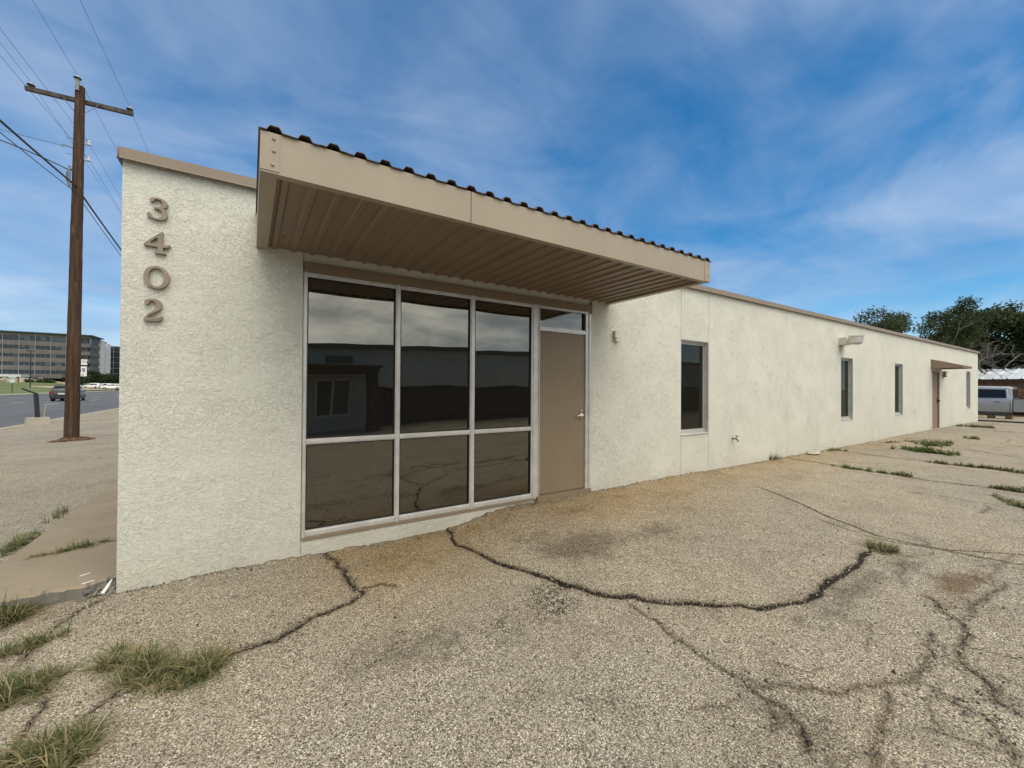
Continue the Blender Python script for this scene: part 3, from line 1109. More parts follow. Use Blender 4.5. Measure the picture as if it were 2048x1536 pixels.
# stucco panels with real joints between them
pan = [(0, S0, [(-.6, ZT)]), (S0, J1, [(2.548, ZT)]), (S0, 3.90, [(-.6, -.022)]),
       (J1, WINS[0][0], [(-.6, ZT)]), (*WINS[0], [(-.6, WB), (WT, ZT)]), (WINS[0][1], 10.65, [(-.6, ZT)]),
       (10.65, WINS[1][0], [(-.6, ZT)]), (*WINS[1], [(-.6, WB), (WT, ZT)]), (WINS[1][1], WINS[2][0], [(-.6, ZT)]),
       (*WINS[2], [(-.6, WB), (WT, ZT)]), (WINS[2][1], E0, [(-.6, ZT)]), (E0, E1, [(ET, ZT)]), (E1, WINS[3][0], [(-.6, ZT)]),
       (*WINS[3], [(-.6, WB), (WT, ZT)]), (WINS[3][1], XE, [(-.6, ZT)])]
GAP = {0: .0, 1: .0025, 4: .004, 3: .004, 5: .004}
for i, (a, b, sp) in enumerate(pan):
    gp = .0035 if i in (1, 3, 4, 5) else .0012
    for z0, z1 in sp:
        x0 = a+(gp if a > 0 else 0)
        x1 = b-(gp if b < XE else 0)
        bv = .003 if i in (3, 4, 5) else .0012
        V = [(x0, TH, z0), (x1, TH, z0), (x1, TH, z1), (x0, TH, z1), (x0, bv, z0), (x1, bv, z0), (x1, bv, z1), (x0, bv, z1), (x0+bv, 0, z0), (x1-bv, 0, z0), (x1-bv, 0, z1), (x0+bv, 0, z1)]
        F = [(0, 1, 2, 3), (8, 11, 10, 9)]
        for q in (0, 4):
            F += [(q+j, q+4+j, q+4+(j+1) % 4, q+(j+1) % 4) for j in range(4)]
        mk('wall_panel', V, F, 'cream_stucco', wallo)
# roof and its metal edge
MB().box((.02, .02, ZT-.12), (XE-.02, 14.08, ZT+.02)).build('roof', 'trim_metal', B)
edges = [-.012, 3.05, 6.1, 9.15, 12.2, 15.25, 18.3, 21.35, 24.4, 27.45, XE+.03]
for i, (a, b) in enumerate(zip(edges[:-1], edges[1:])):
    dz = rr.uniform(-.004, .004)
    m = MB()
    x0, x1 = a+.001, b-.001
    # folded drip edge: face, kicked-out hem and top flange
    prof = [(-.05, ZT-.018), (-.058, ZT-.026), (-.046, ZT-.022), (-.044, ZT+.052), (.10, ZT+.054), (.10, ZT+.062), (-.05, ZT+.060)]
    m.prism([(x0, y_, z_+dz) for y_, z_ in prof], (x1-x0, 0, 0))
    m.build('roof_edge', 'trim_metal', B)
m = MB().prism([(-.05+.0, -.0, 0)] and [(x_, -.045, z_) for x_, z_ in ((-.024, ZT-.012), (-.028, ZT-.018), (-.018, ZT-.014), (-.012, ZT+.052), (-.012, ZT+.060), (-.024, ZT+.060))], (0, 14.15, 0))
m.build('roof_edge', 'trim_metal', B)
m = MB().box((XE+.032, -.045, ZT-.02), (XE+.05, 14.1, ZT+.06))
m.build('roof_edge', 'trim_metal', B)
# room behind the glass
MB().box((.11, .25, -.30), (XE-.11, 13.9, -.24)).build('interior_floor', 'interior_floor', B)
MB().box((.11, 4.6, -.2), (6.1, 4.7, 2.7)).box((6.1, .25, -.2), (6.2, 4.7, 2.7)).build('interior_wall', 'interior_wall', B)
MB().box((.11, .25, 2.72), (XE-.11, 13.9, 2.78)).build('interior_ceiling', 'interior_wall', B)

# ---- storefront
SF = part('storefront', B)
FZ0, FZ1 = -.02, 2.462
GT = 2.418
fy0, fy1 = .004, .075


def rail(name, x0, x1, z0, z1, parent, mat='aluminium', y0=fy0, y1=fy1):
    """aluminium section with a raised centre face and shallow side grooves"""
    m = MB()
    m.box((x0, y0+.012, z0), (x1, y1, z1))
    if x1-x0 > z1-z0:
        q = (z1-z0)*.22
        m.box((x0+.001, y0, z0+q), (x1-.001, y0+.0125, z1-q))
    else:
        q = (x1-x0)*.22
        m.box((x0+q, y0, z0+.001), (x1-q, y0+.0125, z1-.001))
    return m.build(name, mat, parent)


xs_m = [(S0+.004, 1.284), (2.116, 2.167), (2.988, 3.048), (3.859, 3.974)]
for a, b in xs_m:
    rail('mullion', a, b, FZ0, FZ1, SF)
gaps = [(1.284, 2.116), (2.167, 2.988), (3.048, 3.859)]
for a, b in gaps:
    rail('head_rail', a, b, GT, FZ1, SF)
    rail('middle_rail', a, b, .845, .897, SF)
    rail('sill_rail', a, b, FZ0, .045, SF)
    for z0, z1 in ((.045, .845), (.897, GT)):
        gk = MB()
        for q in ((a, z0, a+.010, z1), (b-.010, z0, b, z1), (a+.01, z0, b-.01, z0+.010), (a+.01, z1-.010, b-.01, z1)):
            gk.box((q[0], .022, q[1]), (q[2], .06, q[3]))
        gk.build('gasket', 'gasket', SF)
        pane = MB().box((-(b-a)/2+.002, -.003, -(z1-z0)/2+.002), ((b-a)/2-.002, .003, (z1-z0)/2-.002)).build('pane', 'tinted_glass', SF)
        pane.location = ((a+b)/2, .045, (z0+z1)/2)
        pane.rotation_euler = (rr.uniform(-.002, .002), 0, rr.uniform(-.002, .002))
MB().box((S0+.004, -.012, FZ0-.022), (3.93, .1, FZ0-.001)).build('sill', 'door_paint', SF)
# header trim over the glass and the door
MB().box((S0+.005, -.022, FZ1+.001), (J1-.02, .1, 2.546)).build('header_trim', 'door_paint', B)
MB().box((J1-.02, -.024, FZ1-.03), (J1-.001, .1, 2.60)).build('header_trim', 'trim_metal', B)
# ---- entrance door
D = MB()
dx0, dx1, dz0, dz1 = 3.982, 4.783, .0, 2.130
D.box((dx0+.003, .030, dz0+.006), (dx1-.003, .074, dz1-.003))
DO = D.build('door', 'door_paint', B)
fr = MB().box((dx1, .006, -.05), (4.836, .09, FZ1)).box((4.836, -.008, -.06), (J1-.003, .09, FZ1-.0))
fr.build('jamb', 'aluminium', DO)
MB().box((3.9745, .0, -.05), (dx0, .09, FZ1)).build('jamb', 'aluminium', DO)
rail('transom_bar', dx0, dx1, 2.134, 2.190, DO)
rail('head_rail', dx0, dx1, 2.430, FZ1, DO)
tp = MB().box((dx0, .042, 2.190), (dx1, .048, 2.430)).build('transom_pane', 'tinted_glass', DO)
MB().box((dx1-.03, .02, 2.191), (dx1, .04, 2.429)).build('gasket', 'gasket', DO)
MB().box((dx0, .02, 2.191), (dx0+.012, .04, 2.429)).build('gasket', 'gasket', DO)
MB().box((3.94, -.03, -.075), (4.86, .12, -.004)).build('threshold', 'door_paint', DO)
h = MB()
hx, hz = 4.722, 1.02
h.box((hx-.019, .022, hz-.075), (hx+.019, .031, hz+.085))
h.lathe([(.024, 0), (.024, .012), (.014, .016), (.014, .05)], (hx, .028, hz-.005), 12, (0, -1, 0))
h.tube([(hx, -.018, hz-.005), (hx-.05, -.02, hz-.006), (hx-.105, -.016, hz-.012)], [.011, .010, .008], 8)
h.lathe([(.015, 0), (.015, .012), (.008, .014)], (hx, .026, hz+.055), 10, (0, -1, 0))
h.build('handle', 'chrome', DO, 40)

# ---- canopy over the entrance
C0, C1, CD = .873, 5.235, 1.542
CZ0, CZ1, SZ = 2.604, 2.836, 2.634
CN = part('canopy', B)


def fascia(x0, x1):
    m = MB()
    # folded sheet: face, bottom return and top return
    prof = [(-CD, CZ1), (-CD, CZ0), (-CD+.055, CZ0-.001), (-CD+.055, CZ0+.010), (-CD+.009, CZ0+.011), (-CD+.009, CZ1)]
    m.prism([(x0, y_, z_) for y_, z_ in prof], (x1-x0, 0, 0))
    return m.build('fascia_panel', 'tan_metal', CN)


fascia(C0+.002, 2.194)
fascia(2.200, C1-.002)
# lap tabs at both ends and the screws
MB().box((C0-.001, -CD-.004, CZ0+.012), (C0+.095, -CD-.0005, CZ1-.004)).build('end_cap', 'tan_metal', CN)
MB().box((C1-.105, -CD-.004, CZ0+.006), (C1+.001, -CD-.0005, CZ1-.012)).build('end_cap', 'tan_metal', CN)
sc0 = None
for x, z in ((C0+.065, CZ1-.035), (C0+.066, CZ1-.105), (C0+.060, CZ1-.185), (C1-.05, CZ1-.05), (C1-.05, CZ1-.16)):
    if sc0 is None:
        sc0 = MB().lathe([(.010, 0), (.010, .004), (.006, .008)], (0, 0, 0), 8, (0, -1, 0)).build('screw', 'tan_metal', CN)
        o = sc0
    else:
        o = dup(sc0)
    o.location = (x, -CD-.004, z)
# side channels
for x0, x1 in ((C0, C0+.006), (C1-.006, C1)):
    s_ = 1 if x0 < 2 else -1
    m = MB().box((x0, -CD+.010, CZ0+.002), (x1, -.003, CZ1-.002))
    a = C0 if s_ > 0 else C1
    lo, hi = sorted((a+s_*.0065, a+s_*.085))
    m.box((lo, -CD+.057, CZ0+.0), (hi, -.003, CZ0+.008))
    m.box((min(a+s_*.079, a+s_*.085), -CD+.057, CZ0+.008), (max(a+s_*.079, a+s_*.085), -.003, CZ0+.045))
    m.build('side_channel', 'tan_metal' if s_ > 0 else 'tan_metal', CN)
PITCHR = .1535
# ribbed soffit sheets: one object for each rib and its pan
n_r = int((C1-C0-.18)/PITCHR)
x_st = C0+.088
w_r = (C1-C0-.176)/n_r
rb = [(0, 0), (.018, -.0), (.030, -.015), (.062, -.015), (.074, 0), (w_r-.0005, 0)]
V, F = [], []
for y_ in (-CD+.012, -.004):
    for q, zz in rb:
        V.append((q, y_, SZ+zz))
n_ = len(rb)
for i in range(n_-1):
    F.append((i, i+1, n_+i+1, n_+i))
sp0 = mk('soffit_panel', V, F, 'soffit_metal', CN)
sp0.location.x = x_st
for i in range(1, n_r):
    dup(sp0).location = (x_st+i*w_r, 0, rr.uniform(-.0015, .0015))
# roof sheet: trapezoid ribs running out past the fascia
n_t = 28
w_t = (C1-C0+.02)/n_t
prof = [(0, 0), (w_t*.5-.040, 0), (w_t*.5-.022, .028), (w_t*.5+.022, .028), (w_t*.5+.040, 0), (w_t, 0)]
V, F = [], []
for y_, dz in ((-CD-.016, 0.), (.0-.004, .07)):
    for q, zz in prof:
        V.append((q, y_, CZ1+.006+zz+dz))
    for q, zz in prof[::-1]:
        V.append((q, y_, CZ1+.002+zz+dz))
n_ = len(prof)*2
F.append(tuple(range(n_)))
F.append(tuple(range(n_, 2*n_))[::-1])
for i in range(n_):
    F.append((i, (i+1) % n_, n_+(i+1) % n_, n_+i))
rp0 = mk('roof_panel', V, F, 'roof_sheet_edge', CN)
rp0.location.x = C0-.01
for i in range(1, n_t):
    dup(rp0).location = (C0-.01+i*w_t, 0, rr.uniform(-.002, .002))
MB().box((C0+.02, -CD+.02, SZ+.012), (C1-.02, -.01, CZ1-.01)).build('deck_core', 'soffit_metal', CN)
b0 = None
for x, y_ in ((C0+.115, -.42), (C0+.19, -.36), (C0+.34, -.33), (C0+.64, -.25), (1.9, -.22), (2.35, -.3), (3.1, -.2)):
    if b0 is None:
        b0 = MB().lathe([(.009, 0), (.009, .004), (.005, .007)], (0, 0, 0), 8, (0, 0, -1)).build('screw', 'soffit_metal', CN)
        o = b0
    else:
        o = dup(b0)
    o.location = (x, y_, SZ-.001)

# ---- slit windows
for i, (a, b) in enumerate(WINS):
    f = MB()
    yf = .055
    ow = .028
    f.box((a+.002, yf, WB+.002), (a+ow, yf+.06, WT-.002)).box((b-ow, yf, WB+.002), (b-.002, yf+.06, WT-.002))
    f.box((a+ow, yf, WB+.002), (b-ow, yf+.06, WB+.05)).box((a+ow, yf, WT-.045), (b-ow, yf+.06, WT-.002))
    wo_ = f.build('window', 'window_aluminium', B)
    s_ = MB()
    q = ow+.018
    s_.box((a+ow+.001, yf+.022, WB+.051), (a+q, yf+.055, WT-.046)).box((b-q, yf+.022, WB+.051), (b-ow-.001, yf+.055, WT-.046))
    s_.box((a+q, yf+.022, WB+.051), (b-q, yf+.055, WB+.072)).box((a+q, yf+.022, WT-.067), (b-q, yf+.055, WT-.046))
    s_.build('sash', 'window_aluminium', wo_)
    MB().box((a+q, yf+.036, WB+.072), (b-q, yf+.042, WT-.067)).build('pane', 'slit_glass', wo_)
    MB().prism([(a+.003, -.012, WB-.004), (a+.003, yf+.03, WB+.008), (a+.003, yf+.03, WB-.02), (a+.003, -.012, WB-.016)], (b-a-.006, 0, 0)).build('sill', 'window_aluminium', wo_)
    cv = MB().box((a+.002, .004, WT-.014), (b-.002, yf-.002, WT-.0015)).box((b-.013, .006, WB+.01), (b-.0015, yf-.002, WT-.015)).box((a+.0015, .006, WB+.01), (a+.010, yf-.002, WT-.015))
    cv.build('reveal_lining', 'window_aluminium', wo_)
    if i < 3:
        bl = MB()
        z_ = WB+.09
        while z_ < WT-.08:
            bl.obox(((a+b)/2, yf+.10, z_), ((b-a)/2-q, 0, 0), (0, .010, .006), (0, 0, .0008))
            z_ += .022
        bl.box((a+q, yf+.085, WT-.1), (b-q, yf+.115, WT-.066))
        tag(bl.build('blind', 'blind_slat', wo_), kind='stuff')
    if i == 3:
        MB().box((a+q, yf+.08, WB+.08), (b-q, yf+.085, WT-.07)).build('blind', 'office_frame', wo_)

# ---- second door with its small metal awning
d2 = MB().box((E0+.045, .05, .0), (E1-.045, .095, ET-.045)).build('door', 'awning_paint', B)
d2['label'] = 'brown side door under the small awning'
MB().box((E0+.002, .012, -.05), (E0+.044, .12, ET-.002)).box((E1-.044, .012, -.05), (E1-.002, .12, ET-.002)).box((E0+.044, .012, ET-.044), (E1-.044, .12, ET-.002)).build('jamb', 'awning_paint', d2)
h = MB().box((E1-.16, .035, .93), (E1-.10, .05, 1.13)).lathe([(.02, 0), (.02, .02), (.033, .03), (.033, .06), (.015, .07)], (E1-.13, .036, 1.0), 10, (0, -1, 0))
h.lathe([(.018, 0), (.018, .018)], (E1-.13, .048, 1.3), 10, (0, -1, 0))
h.build('handle', 'gasket', d2, 40)
MB().box((E0-.05, -.04, -.06), (E1+.05, .05, -.012)).build('threshold', 'raw_concrete', d2)
AW = MB()
ax0, ax1, ay = 21.52, 22.95, -.78
AW.prism([(ax0, 0, 2.50), (ax0, ay, 2.245), (ax0, ay, 2.19), (ax0, 0, 2.19)], (.012, 0, 0))
AW.prism([(ax1-.012, 0, 2.50), (ax1-.012, ay, 2.245), (ax1-.012, ay, 2.19), (ax1-.012, 0, 2.19)], (.012, 0, 0))
AW.box((ax0+.012, ay, 2.19), (ax1-.012, ay+.012, 2.243))
awo = AW.build('awning', 'awning_paint', B)
tpw = MB().prism([(ax0-.01, -.0, 2.515), (ax0-.01, ay-.02, 2.256), (ax0-.01, ay-.02, 2.247), (ax0-.01, 0, 2.504)], (ax1-ax0+.02, 0, 0)).build('awning_top', 'awning_paint', awo)

# ---- address numerals
for ch, loops in DIGITS:
    polys = [[Vector((x, -.03, z)) for x, z in lp] for lp in loops]
    # soften the traced outline by one Chaikin pass
    sm_ = []
    for lp in polys:
        q = []
        for a, b in zip(lp, lp[1:]+lp[:1]):
            q += [a*.75+b*.25, a*.25+b*.75] if ch in '302' else [a*.93+b*.07, a*.07+b*.93]
        sm_.append(q)
    tri = tessellate_polygon(sm_)
    flat = [p for lp in sm_ for p in lp]
    n = len(flat)
    V = flat+[p+Vector((0, .029, 0)) for p in flat]
    F = [tuple(t_) for t_ in tri]
    st = 0
    for lp in sm_:
        m_ = len(lp)
        for i in range(m_):
            j = (i+1) % m_
            F.append((st+i, st+j, n+st+j, n+st+i))
        st += m_
    o = MB().add(V, F).build('house_number', 'number_paint', B)
    o['label'] = 'brown raised serif numeral '+ch+' on the stucco'

# ---- fixtures on the wall
t_ = thing('wall_box', 'small cream junction box with conduit stub beside the entrance canopy', 'wall box', (5.375, 0, 2.155))
m = MB().box((-.075, -.055, -.02), (.075, -.002, .075)).box((-.045, -.05, -.075), (.03, -.002, -.021))
m.build('cover', 'lamp_plastic', t_)
MB().lathe([(.006, 0), (.006, .004)], (.02, -.055, .02), 8, (0, -1, 0)).build('screw', 'gasket', t_)
t_ = thing('hose_bibb', 'small metal outdoor faucet low on the stucco wall', 'faucet', (8.50, 0, .46))
m = MB().tube([(0, .0, 0), (0, -.06, 0), (0, -.09, -.005), (0.0, -.115, -.05)], [.016, .014, .016, .014], 8)
m.lathe([(.026, 0), (.026, .004)], (0, -.001, 0), 10, (0, -1, 0))
m.build('spout', 'brass_dull', t_, 40)
m = MB().tube([(0, -.07, .005), (0, -.085, .05)], .007, 6).lathe([(.010, 0), (.034, .004), (.034, .012), (.010, .014)], (0, -.085, .048), 8, (0, -.3, 1))
m.build('tap_wheel', 'galvanised', t_, 40)
t_ = thing('flood_light', 'beige wall mounted floodlight tilted down above the second slit window', 'floodlight', (13.55, 0, 2.62))
MB().box((-.15, -.16, -.09), (.15, -.001, .09)).build('mount_box', 'lamp_plastic', t_)
MB().box((-.155, -.168, -.095), (.155, -.1605, .1)).build('gasket_plate', 'lamp_plastic', t_)
MB().tube([(0, -.165, -.02), (0, -.215, -.03)], .022, 8).build('knuckle', 'lamp_plastic', t_, 40)
hd = MB().prism([(-.13, -.01, -.085), (-.13, -.12, .10), (-.13, -.26, .10), (-.13, -.22, -.065), (-.13, -.11, -.10)], (.26, 0, 0))
hdo = hd.build('lamp_head', 'lamp_plastic', t_)
hdo.location = (0, -.20, 0)
hdo.rotation_euler = (0, 0, R(-38))
MB().prism([(-.105, -.2625, .08), (-.105, -.2265, -.05), (-.105, -.2305, -.05), (-.105, -.2665, .08)], (.21, 0, 0)).build('lens', 'lamp_glass', hdo)
MB().box((-.14, -.275, .1005), (.14, -.11, .107)).build('visor', 'lamp_plastic', hdo)
t_ = thing('wall_lantern', 'small tan box light beside the brown side door', 'wall light', (23.15, 0, 2.0))
MB().box((-.13, -.10, -.10), (.13, -.001, .12)).build('housing', 'awning_paint', t_)
MB().box((-.10, -.104, -.08), (.10, -.1005, .06)).build('lens', 'lamp_glass', t_)
# loose stone by the wall foot
o = bpy.data.objects.new('stone', None)
m = MB()
m.lathe([(.0, -.02), (.10, -.01), (.13, .03), (.09, .065), (.0, .075)], (0, 0, 0), 9)
o = m.build('stone', 'pale_stone', None, 60)
for v_ in o.data.vertices:
    v_.co.x *= 1.5
    v_.co += Vector((rr.uniform(-.02, .02), rr.uniform(-.02, .02), rr.uniform(-.012, .012)))
o.location = (11.6, -.14, gz(11.6, -.14))
tag(o, 'pale broken stone at the foot of the stucco wall', 'stone')

# ------------------------------------------------------------------ utility pole
PB = Vector((-3.72, 13.49, -.32))
PT = Vector((-3.655, 13.49, 10.55))


def pole_at(z):
    return PB.lerp(PT, (z-PB.z)/(PT.z-PB.z))


UP = thing('utility_pole', 'tall dark brown wooden utility pole with one crossarm beside the road', 'utility pole', PB)


def plocal(m, name, mat, smooth=None, parent=None):
    o = m.build(name, mat, parent or UP, smooth)
    for v_ in o.data.vertices:
        v_.co -= PB
    return o


m = MB()
zs = np.linspace(PB.z-.3, PT.z, 40)
m.tube([pole_at(z)+Vector((rr.uniform(-.004, .004), rr.uniform(-.004, .004), 0)) for z in zs], [.172-(.172-.112)*(i/39.) for i in range(40)], 18)
plocal(m, 'pole', 'creosote_wood', 50)
AD = Vector((2.36, -.20, 0)).normalized()
AC = pole_at(10.19)+Vector((0, .16, 0))
m = MB().obox(AC, AD*1.22, Vector((0, .048, 0)), Vector((0, 0, .06)))
arm = plocal(m, 'crossarm', 'weathered_arm')
for s_ in (-1, 1):
    m = MB().bar(AC+AD*s_*.44+Vector((0, -.06, .02)), pole_at(9.72)+Vector((s_*.10, -.05, 0)), .035, .008)
    plocal(m, 'brace', 'galvanised')


def insulator(p, tall=0.):
    m = MB().lathe([(.012, -.10), (.012, .06+tall)], p, 8)
    if tall:
        m.box((p.x-.045, p.y-.045, p.z-.25), (p.x+.045, p.y+.0, p.z+.10))
    io = plocal(m, 'insulator_pin', 'galvanised', 40)
    q = p+Vector((0, 0, .06+tall))
    m = MB().lathe([(.030, -.01), (.088, -.006), (.094, .008), (.085, .018), (.045, .026)], q, 14)
    plocal(m, 'insulator_skirt', 'insulator_dark', 40, io)
    m = MB().lathe([(.058, .025), (.062, .045), (.040, .058), (.032, .07), (.04, .082), (.022, .092)], q, 12)
    plocal(m, 'insulator_cap', 'porcelain', 40, io)
    return q+Vector((0, 0, .088))


T1 = insulator(AC-AD*1.10+Vector((0, 0, .06)))
T3 = insulator(AC+AD*1.13+Vector((0, 0, .06)))
T2 = insulator(PT+Vector((-.03, -.11, .06)), .06)
SP = []
for z in (8.87, 8.38):
    c = pole_at(z)+Vector((.16, -.03, 0))
    m = MB().bar(c+Vector((-.06, 0, .075)), c+Vector((.10, 0, .075)), .03, .012).bar(c+Vector((-.06, 0, -.075)), c+Vector((.10, 0, -.075)), .03, .012)
    m.bar(c+Vector((-.03, 0, .075)), c+Vector((-.03, 0, -.075)), .012, .03)
    bo = plocal(m, 'spool_bracket', 'galvanised')
    m = MB().lathe([(.035, -.06), (.038, -.02), (.022, 0), (.038, .02), (.035, .06)], c+Vector((.07, 0, 0)), 10)
    plocal(m, 'spool', 'porcelain', 40, bo)
    SP.append(c+Vector((.07, -.03, 0)))
    m = MB().bar(pole_at(z)+Vector((-.12, 0, .03)), pole_at(z)+Vector((-.28, 0, .035)), .014)
    plocal(m, 'bolt', 'galvanised')
m = MB().bar(pole_at(8.62)+Vector((-.12, -.02, 0)), pole_at(8.62)+Vector((-.34, -.02, .03)), .03).bar(pole_at(8.62)+Vector((-.34, -.02, .03)), pole_at(8.62)+Vector((-.34, -.02, -.05)), .02)
plocal(m, 'hook_bracket', 'galvanised')
m = MB().tube([pole_at(7.95)+Vector((-.14, -.06, 0)), pole_at(7.8)+Vector((-.20, -.08, 0)), pole_at(7.6)+Vector((-.21, -.08, 0)), pole_at(7.45)+Vector((-.16, -.08, 0))], .035, 8)
plocal(m, 'drop_clamp', 'galvanised', 40)
m = MB().box((PB.x-.12, PB.y-.17, 7.35), (PB.x-.075, PB.y-.13, 8.0))
plocal(m, 'riser_strap', 'galvanised')


def wire(name, A, Bp, sag, rad, mat, label, n=26, group=None):
    A, Bp = Vector(A), Vector(Bp)
    pts = []
    for i in range(n+1):
        t = i/n
        p = A.lerp(Bp, t)
        p.z -= sag*4*t*(1-t)
        pts.append(p)
    o = MB().tube(pts, rad, 5).build(name, mat, None, 60)
    return tag(o, label, 'wire', group)


def line(pt, rad, mat, lab, dz=0., sag=.5, tilt=0.):
    """one conductor: a span each way along the street from the pole"""
    a = Vector(pt)
    fwd, bak = a+Vector((tilt*45, 48, dz)), a+Vector((-tilt*45, -44, dz))
    pts = []
    for i in range(31):
        t = i/30
        p = bak.lerp(a, t)
        p.z -= sag*4*t*(1-t)
        pts.append(p)
    for i in range(1, 31):
        t = i/30
        p = a.lerp(fwd, t)
        p.z -= sag*4*t*(1-t)
        pts.append(p)
    o = MB().tube(pts, rad, 5).build('power_line', mat, None, 60)
    return tag(o, lab, 'wire', 'overhead lines along the street')


line(T1, .0045, 'wire_grey', 'thin wire tied to the insulator on the left end of the crossarm')
line(T2, .0045, 'wire_grey', 'thin wire tied to the insulator on the pole top')
line(T3, .0045, 'wire_grey', 'thin wire tied to the insulator on the right end of the crossarm')
line(SP[0], .0042, 'wire_grey', 'thin wire on the upper spool bracket of the utility pole', -.3, .8)
line(SP[1], .0042, 'wire_grey', 'thin wire on the lower spool bracket of the utility pole', -.3, .9)
line(pole_at(7.42)+Vector((.0, -.19, 0)), .026, 'wire_black', 'thick black communications cable slung across the middle of the pole', -.5, 1.1)
line(pole_at(7.22)+Vector((.0, -.19, 0)), .010, 'wire_black', 'thin messenger wire just under the thick black cable', -.6, 1.2)
wire('service_drop', pole_at(7.9)+Vector((-.2, -.1, 0)), (-5.9, 8.6, 6.7), -.2, .016, 'wire_grey', 'curved grey service cable leaving the pole to the left')
wire('guy_wire', pole_at(8.62)+Vector((-.34, -.02, .0)), (-7.2, 10.4, 7.6), .03, .006, 'wire_black', 'taut thin wire from the small hook on the left of the pole')
# mulch round the pole foot
m = MB()
ring = []
V, F = [(PB.x, PB.y, gz(PB.x, PB.y)+.10)], []
for k_, (r_, hh) in enumerate(((.20, .08), (.30, .05), (.40, .015), (.47, -.02))):
    for j in range(28):
        a = 2*math.pi*j/28
        q = r_*(1+.18*math.sin(3*a+k_)+rr.uniform(-.08, .08))
        x, y = PB.x+q*math.cos(a)*1.1, PB.y+q*math.sin(a)
        V.append((x, y, gz(x, y)+hh+rr.uniform(-.01, .02)*(k_ < 3)))
for j in range(28):
    F.append((0, 1+j, 1+(j+1) % 28))
for k_ in range(3):
    for j in range(28):
        a, b = 1+k_*28, 1+(k_+1)*28
        F.append((a+j, b+j, b+(j+1) % 28, a+(j+1) % 28))
tag(mk('mulch_ring', V, F, 'mulch'), 'brown mulch heaped round the foot of the utility pole', 'mulch', kind='stuff')

# ------------------------------------------------------------------ roadside posts and signs
BP = Vector((-7.05, 22.3, -.40))
t_ = thing('broken_post', 'black leaning square post set in a concrete block at the road edge', 'post', BP, R(30))
m = MB().prism([(-.36, -.17, 0), (.36, -.17, 0), (.33, -.14, .33), (-.33, -.14, .33)], (0, .3, 0))
m.build('base_block', 'raw_concrete', t_)
MB().bar((.0, 0, .30), (-.06, 0, 1.38), .13).build('post', 'black_post', t_)
MB().bar((-.03, -.02, 1.36), (-.46, .05, 1.60), .05, .07).build('bent_arm', 'black_post', t_)
MB().tube([(.18, 0, .3), (.22, 0, .7), (.32, 0, 1.12)], [.022, .018, .008], 6).build('stake', 'dry_stick', t_)


def text_mesh(name, body, size, mat, parent, loc, rz, sx=1.):
    c = bpy.data.curves.new(name, 'FONT')
    c.body = body
    c.size = size
    c.align_x = 'CENTER'
    c.align_y = 'CENTER'
    c.extrude = .002
    c.offset = size*.012
    tmp = bpy.data.objects.new('tmp_text', c)
    COL.objects.link(tmp)
    dg = bpy.context.evaluated_depsgraph_get()
    me = bpy.data.meshes.new_from_object(tmp.evaluated_get(dg))
    bpy.data.objects.remove(tmp)
    o = link(name, me, mat, parent)
    o.location = loc
    o.rotation_euler = (R(90), 0, rz)
    o.scale.x = sx
    return o


SG = thing('route_sign', 'white highway marker NORTH 349 on a roadside post half hidden by the pole', 'sign', (-7.62, 29.8, -.4), R(16))
MB().box((-.03, .01, 0), (.03, .06, 3.35)).build('post', 'galvanised', SG)
MB().box((-.305, -.004, 2.965), (.305, .004, 3.28)).build('plate', 'sign_white', SG)
MB().box((-.325, .0045, 2.25), (.325, .009, 2.90)).build('backing_plate', 'sign_black', SG)
MB().box((-.288, -.006, 2.287), (.288, .004, 2.863)).build('plate', 'sign_white', SG)
text_mesh('lettering', 'NORTH', .225, 'sign_black', SG, (0, -.0075, 3.122), 0, .80)
text_mesh('lettering', '349', .37, 'sign_black', SG, (0, -.0095, 2.62), 0, .84)
text_mesh('lettering', 'TEXAS', .13, 'sign_black', SG, (0, -.0095, 2.365), 0, .95)

t_ = thing('stop_sign', 'octagonal sign seen from behind on the grass across the road', 'sign', (-35.6, 107.5, -.2), R(12))
MB().box((-.05, .02, 0), (.05, .09, 2.7)).build('post', 'black_post', t_)
oc = [(.42*math.cos(R(22.5+45*i)), -.0, 2.2+.42*math.sin(R(22.5+45*i))) for i in range(8)]
MB().prism(oc, (0, .012, 0)).build('plate', 'sign_back', t_)
MB().box((-.45, .0, 2.72), (.45, .015, 2.95)).build('street_plate', 'sign_green', t_)

t_ = thing('parking_lot_light', 'thin tall dark lamp post in front of the office block', 'lamp post', (-47, 152, .3))
MB().tube([(0, 0, -.4), (0, 0, 9.6)], [.12, .09], 8).build('pole', 'black_post', t_, 40)
MB().box((-.75, -.2, 9.6), (.75, .2, 9.8)).build('lamp_head', 'black_post', t_)


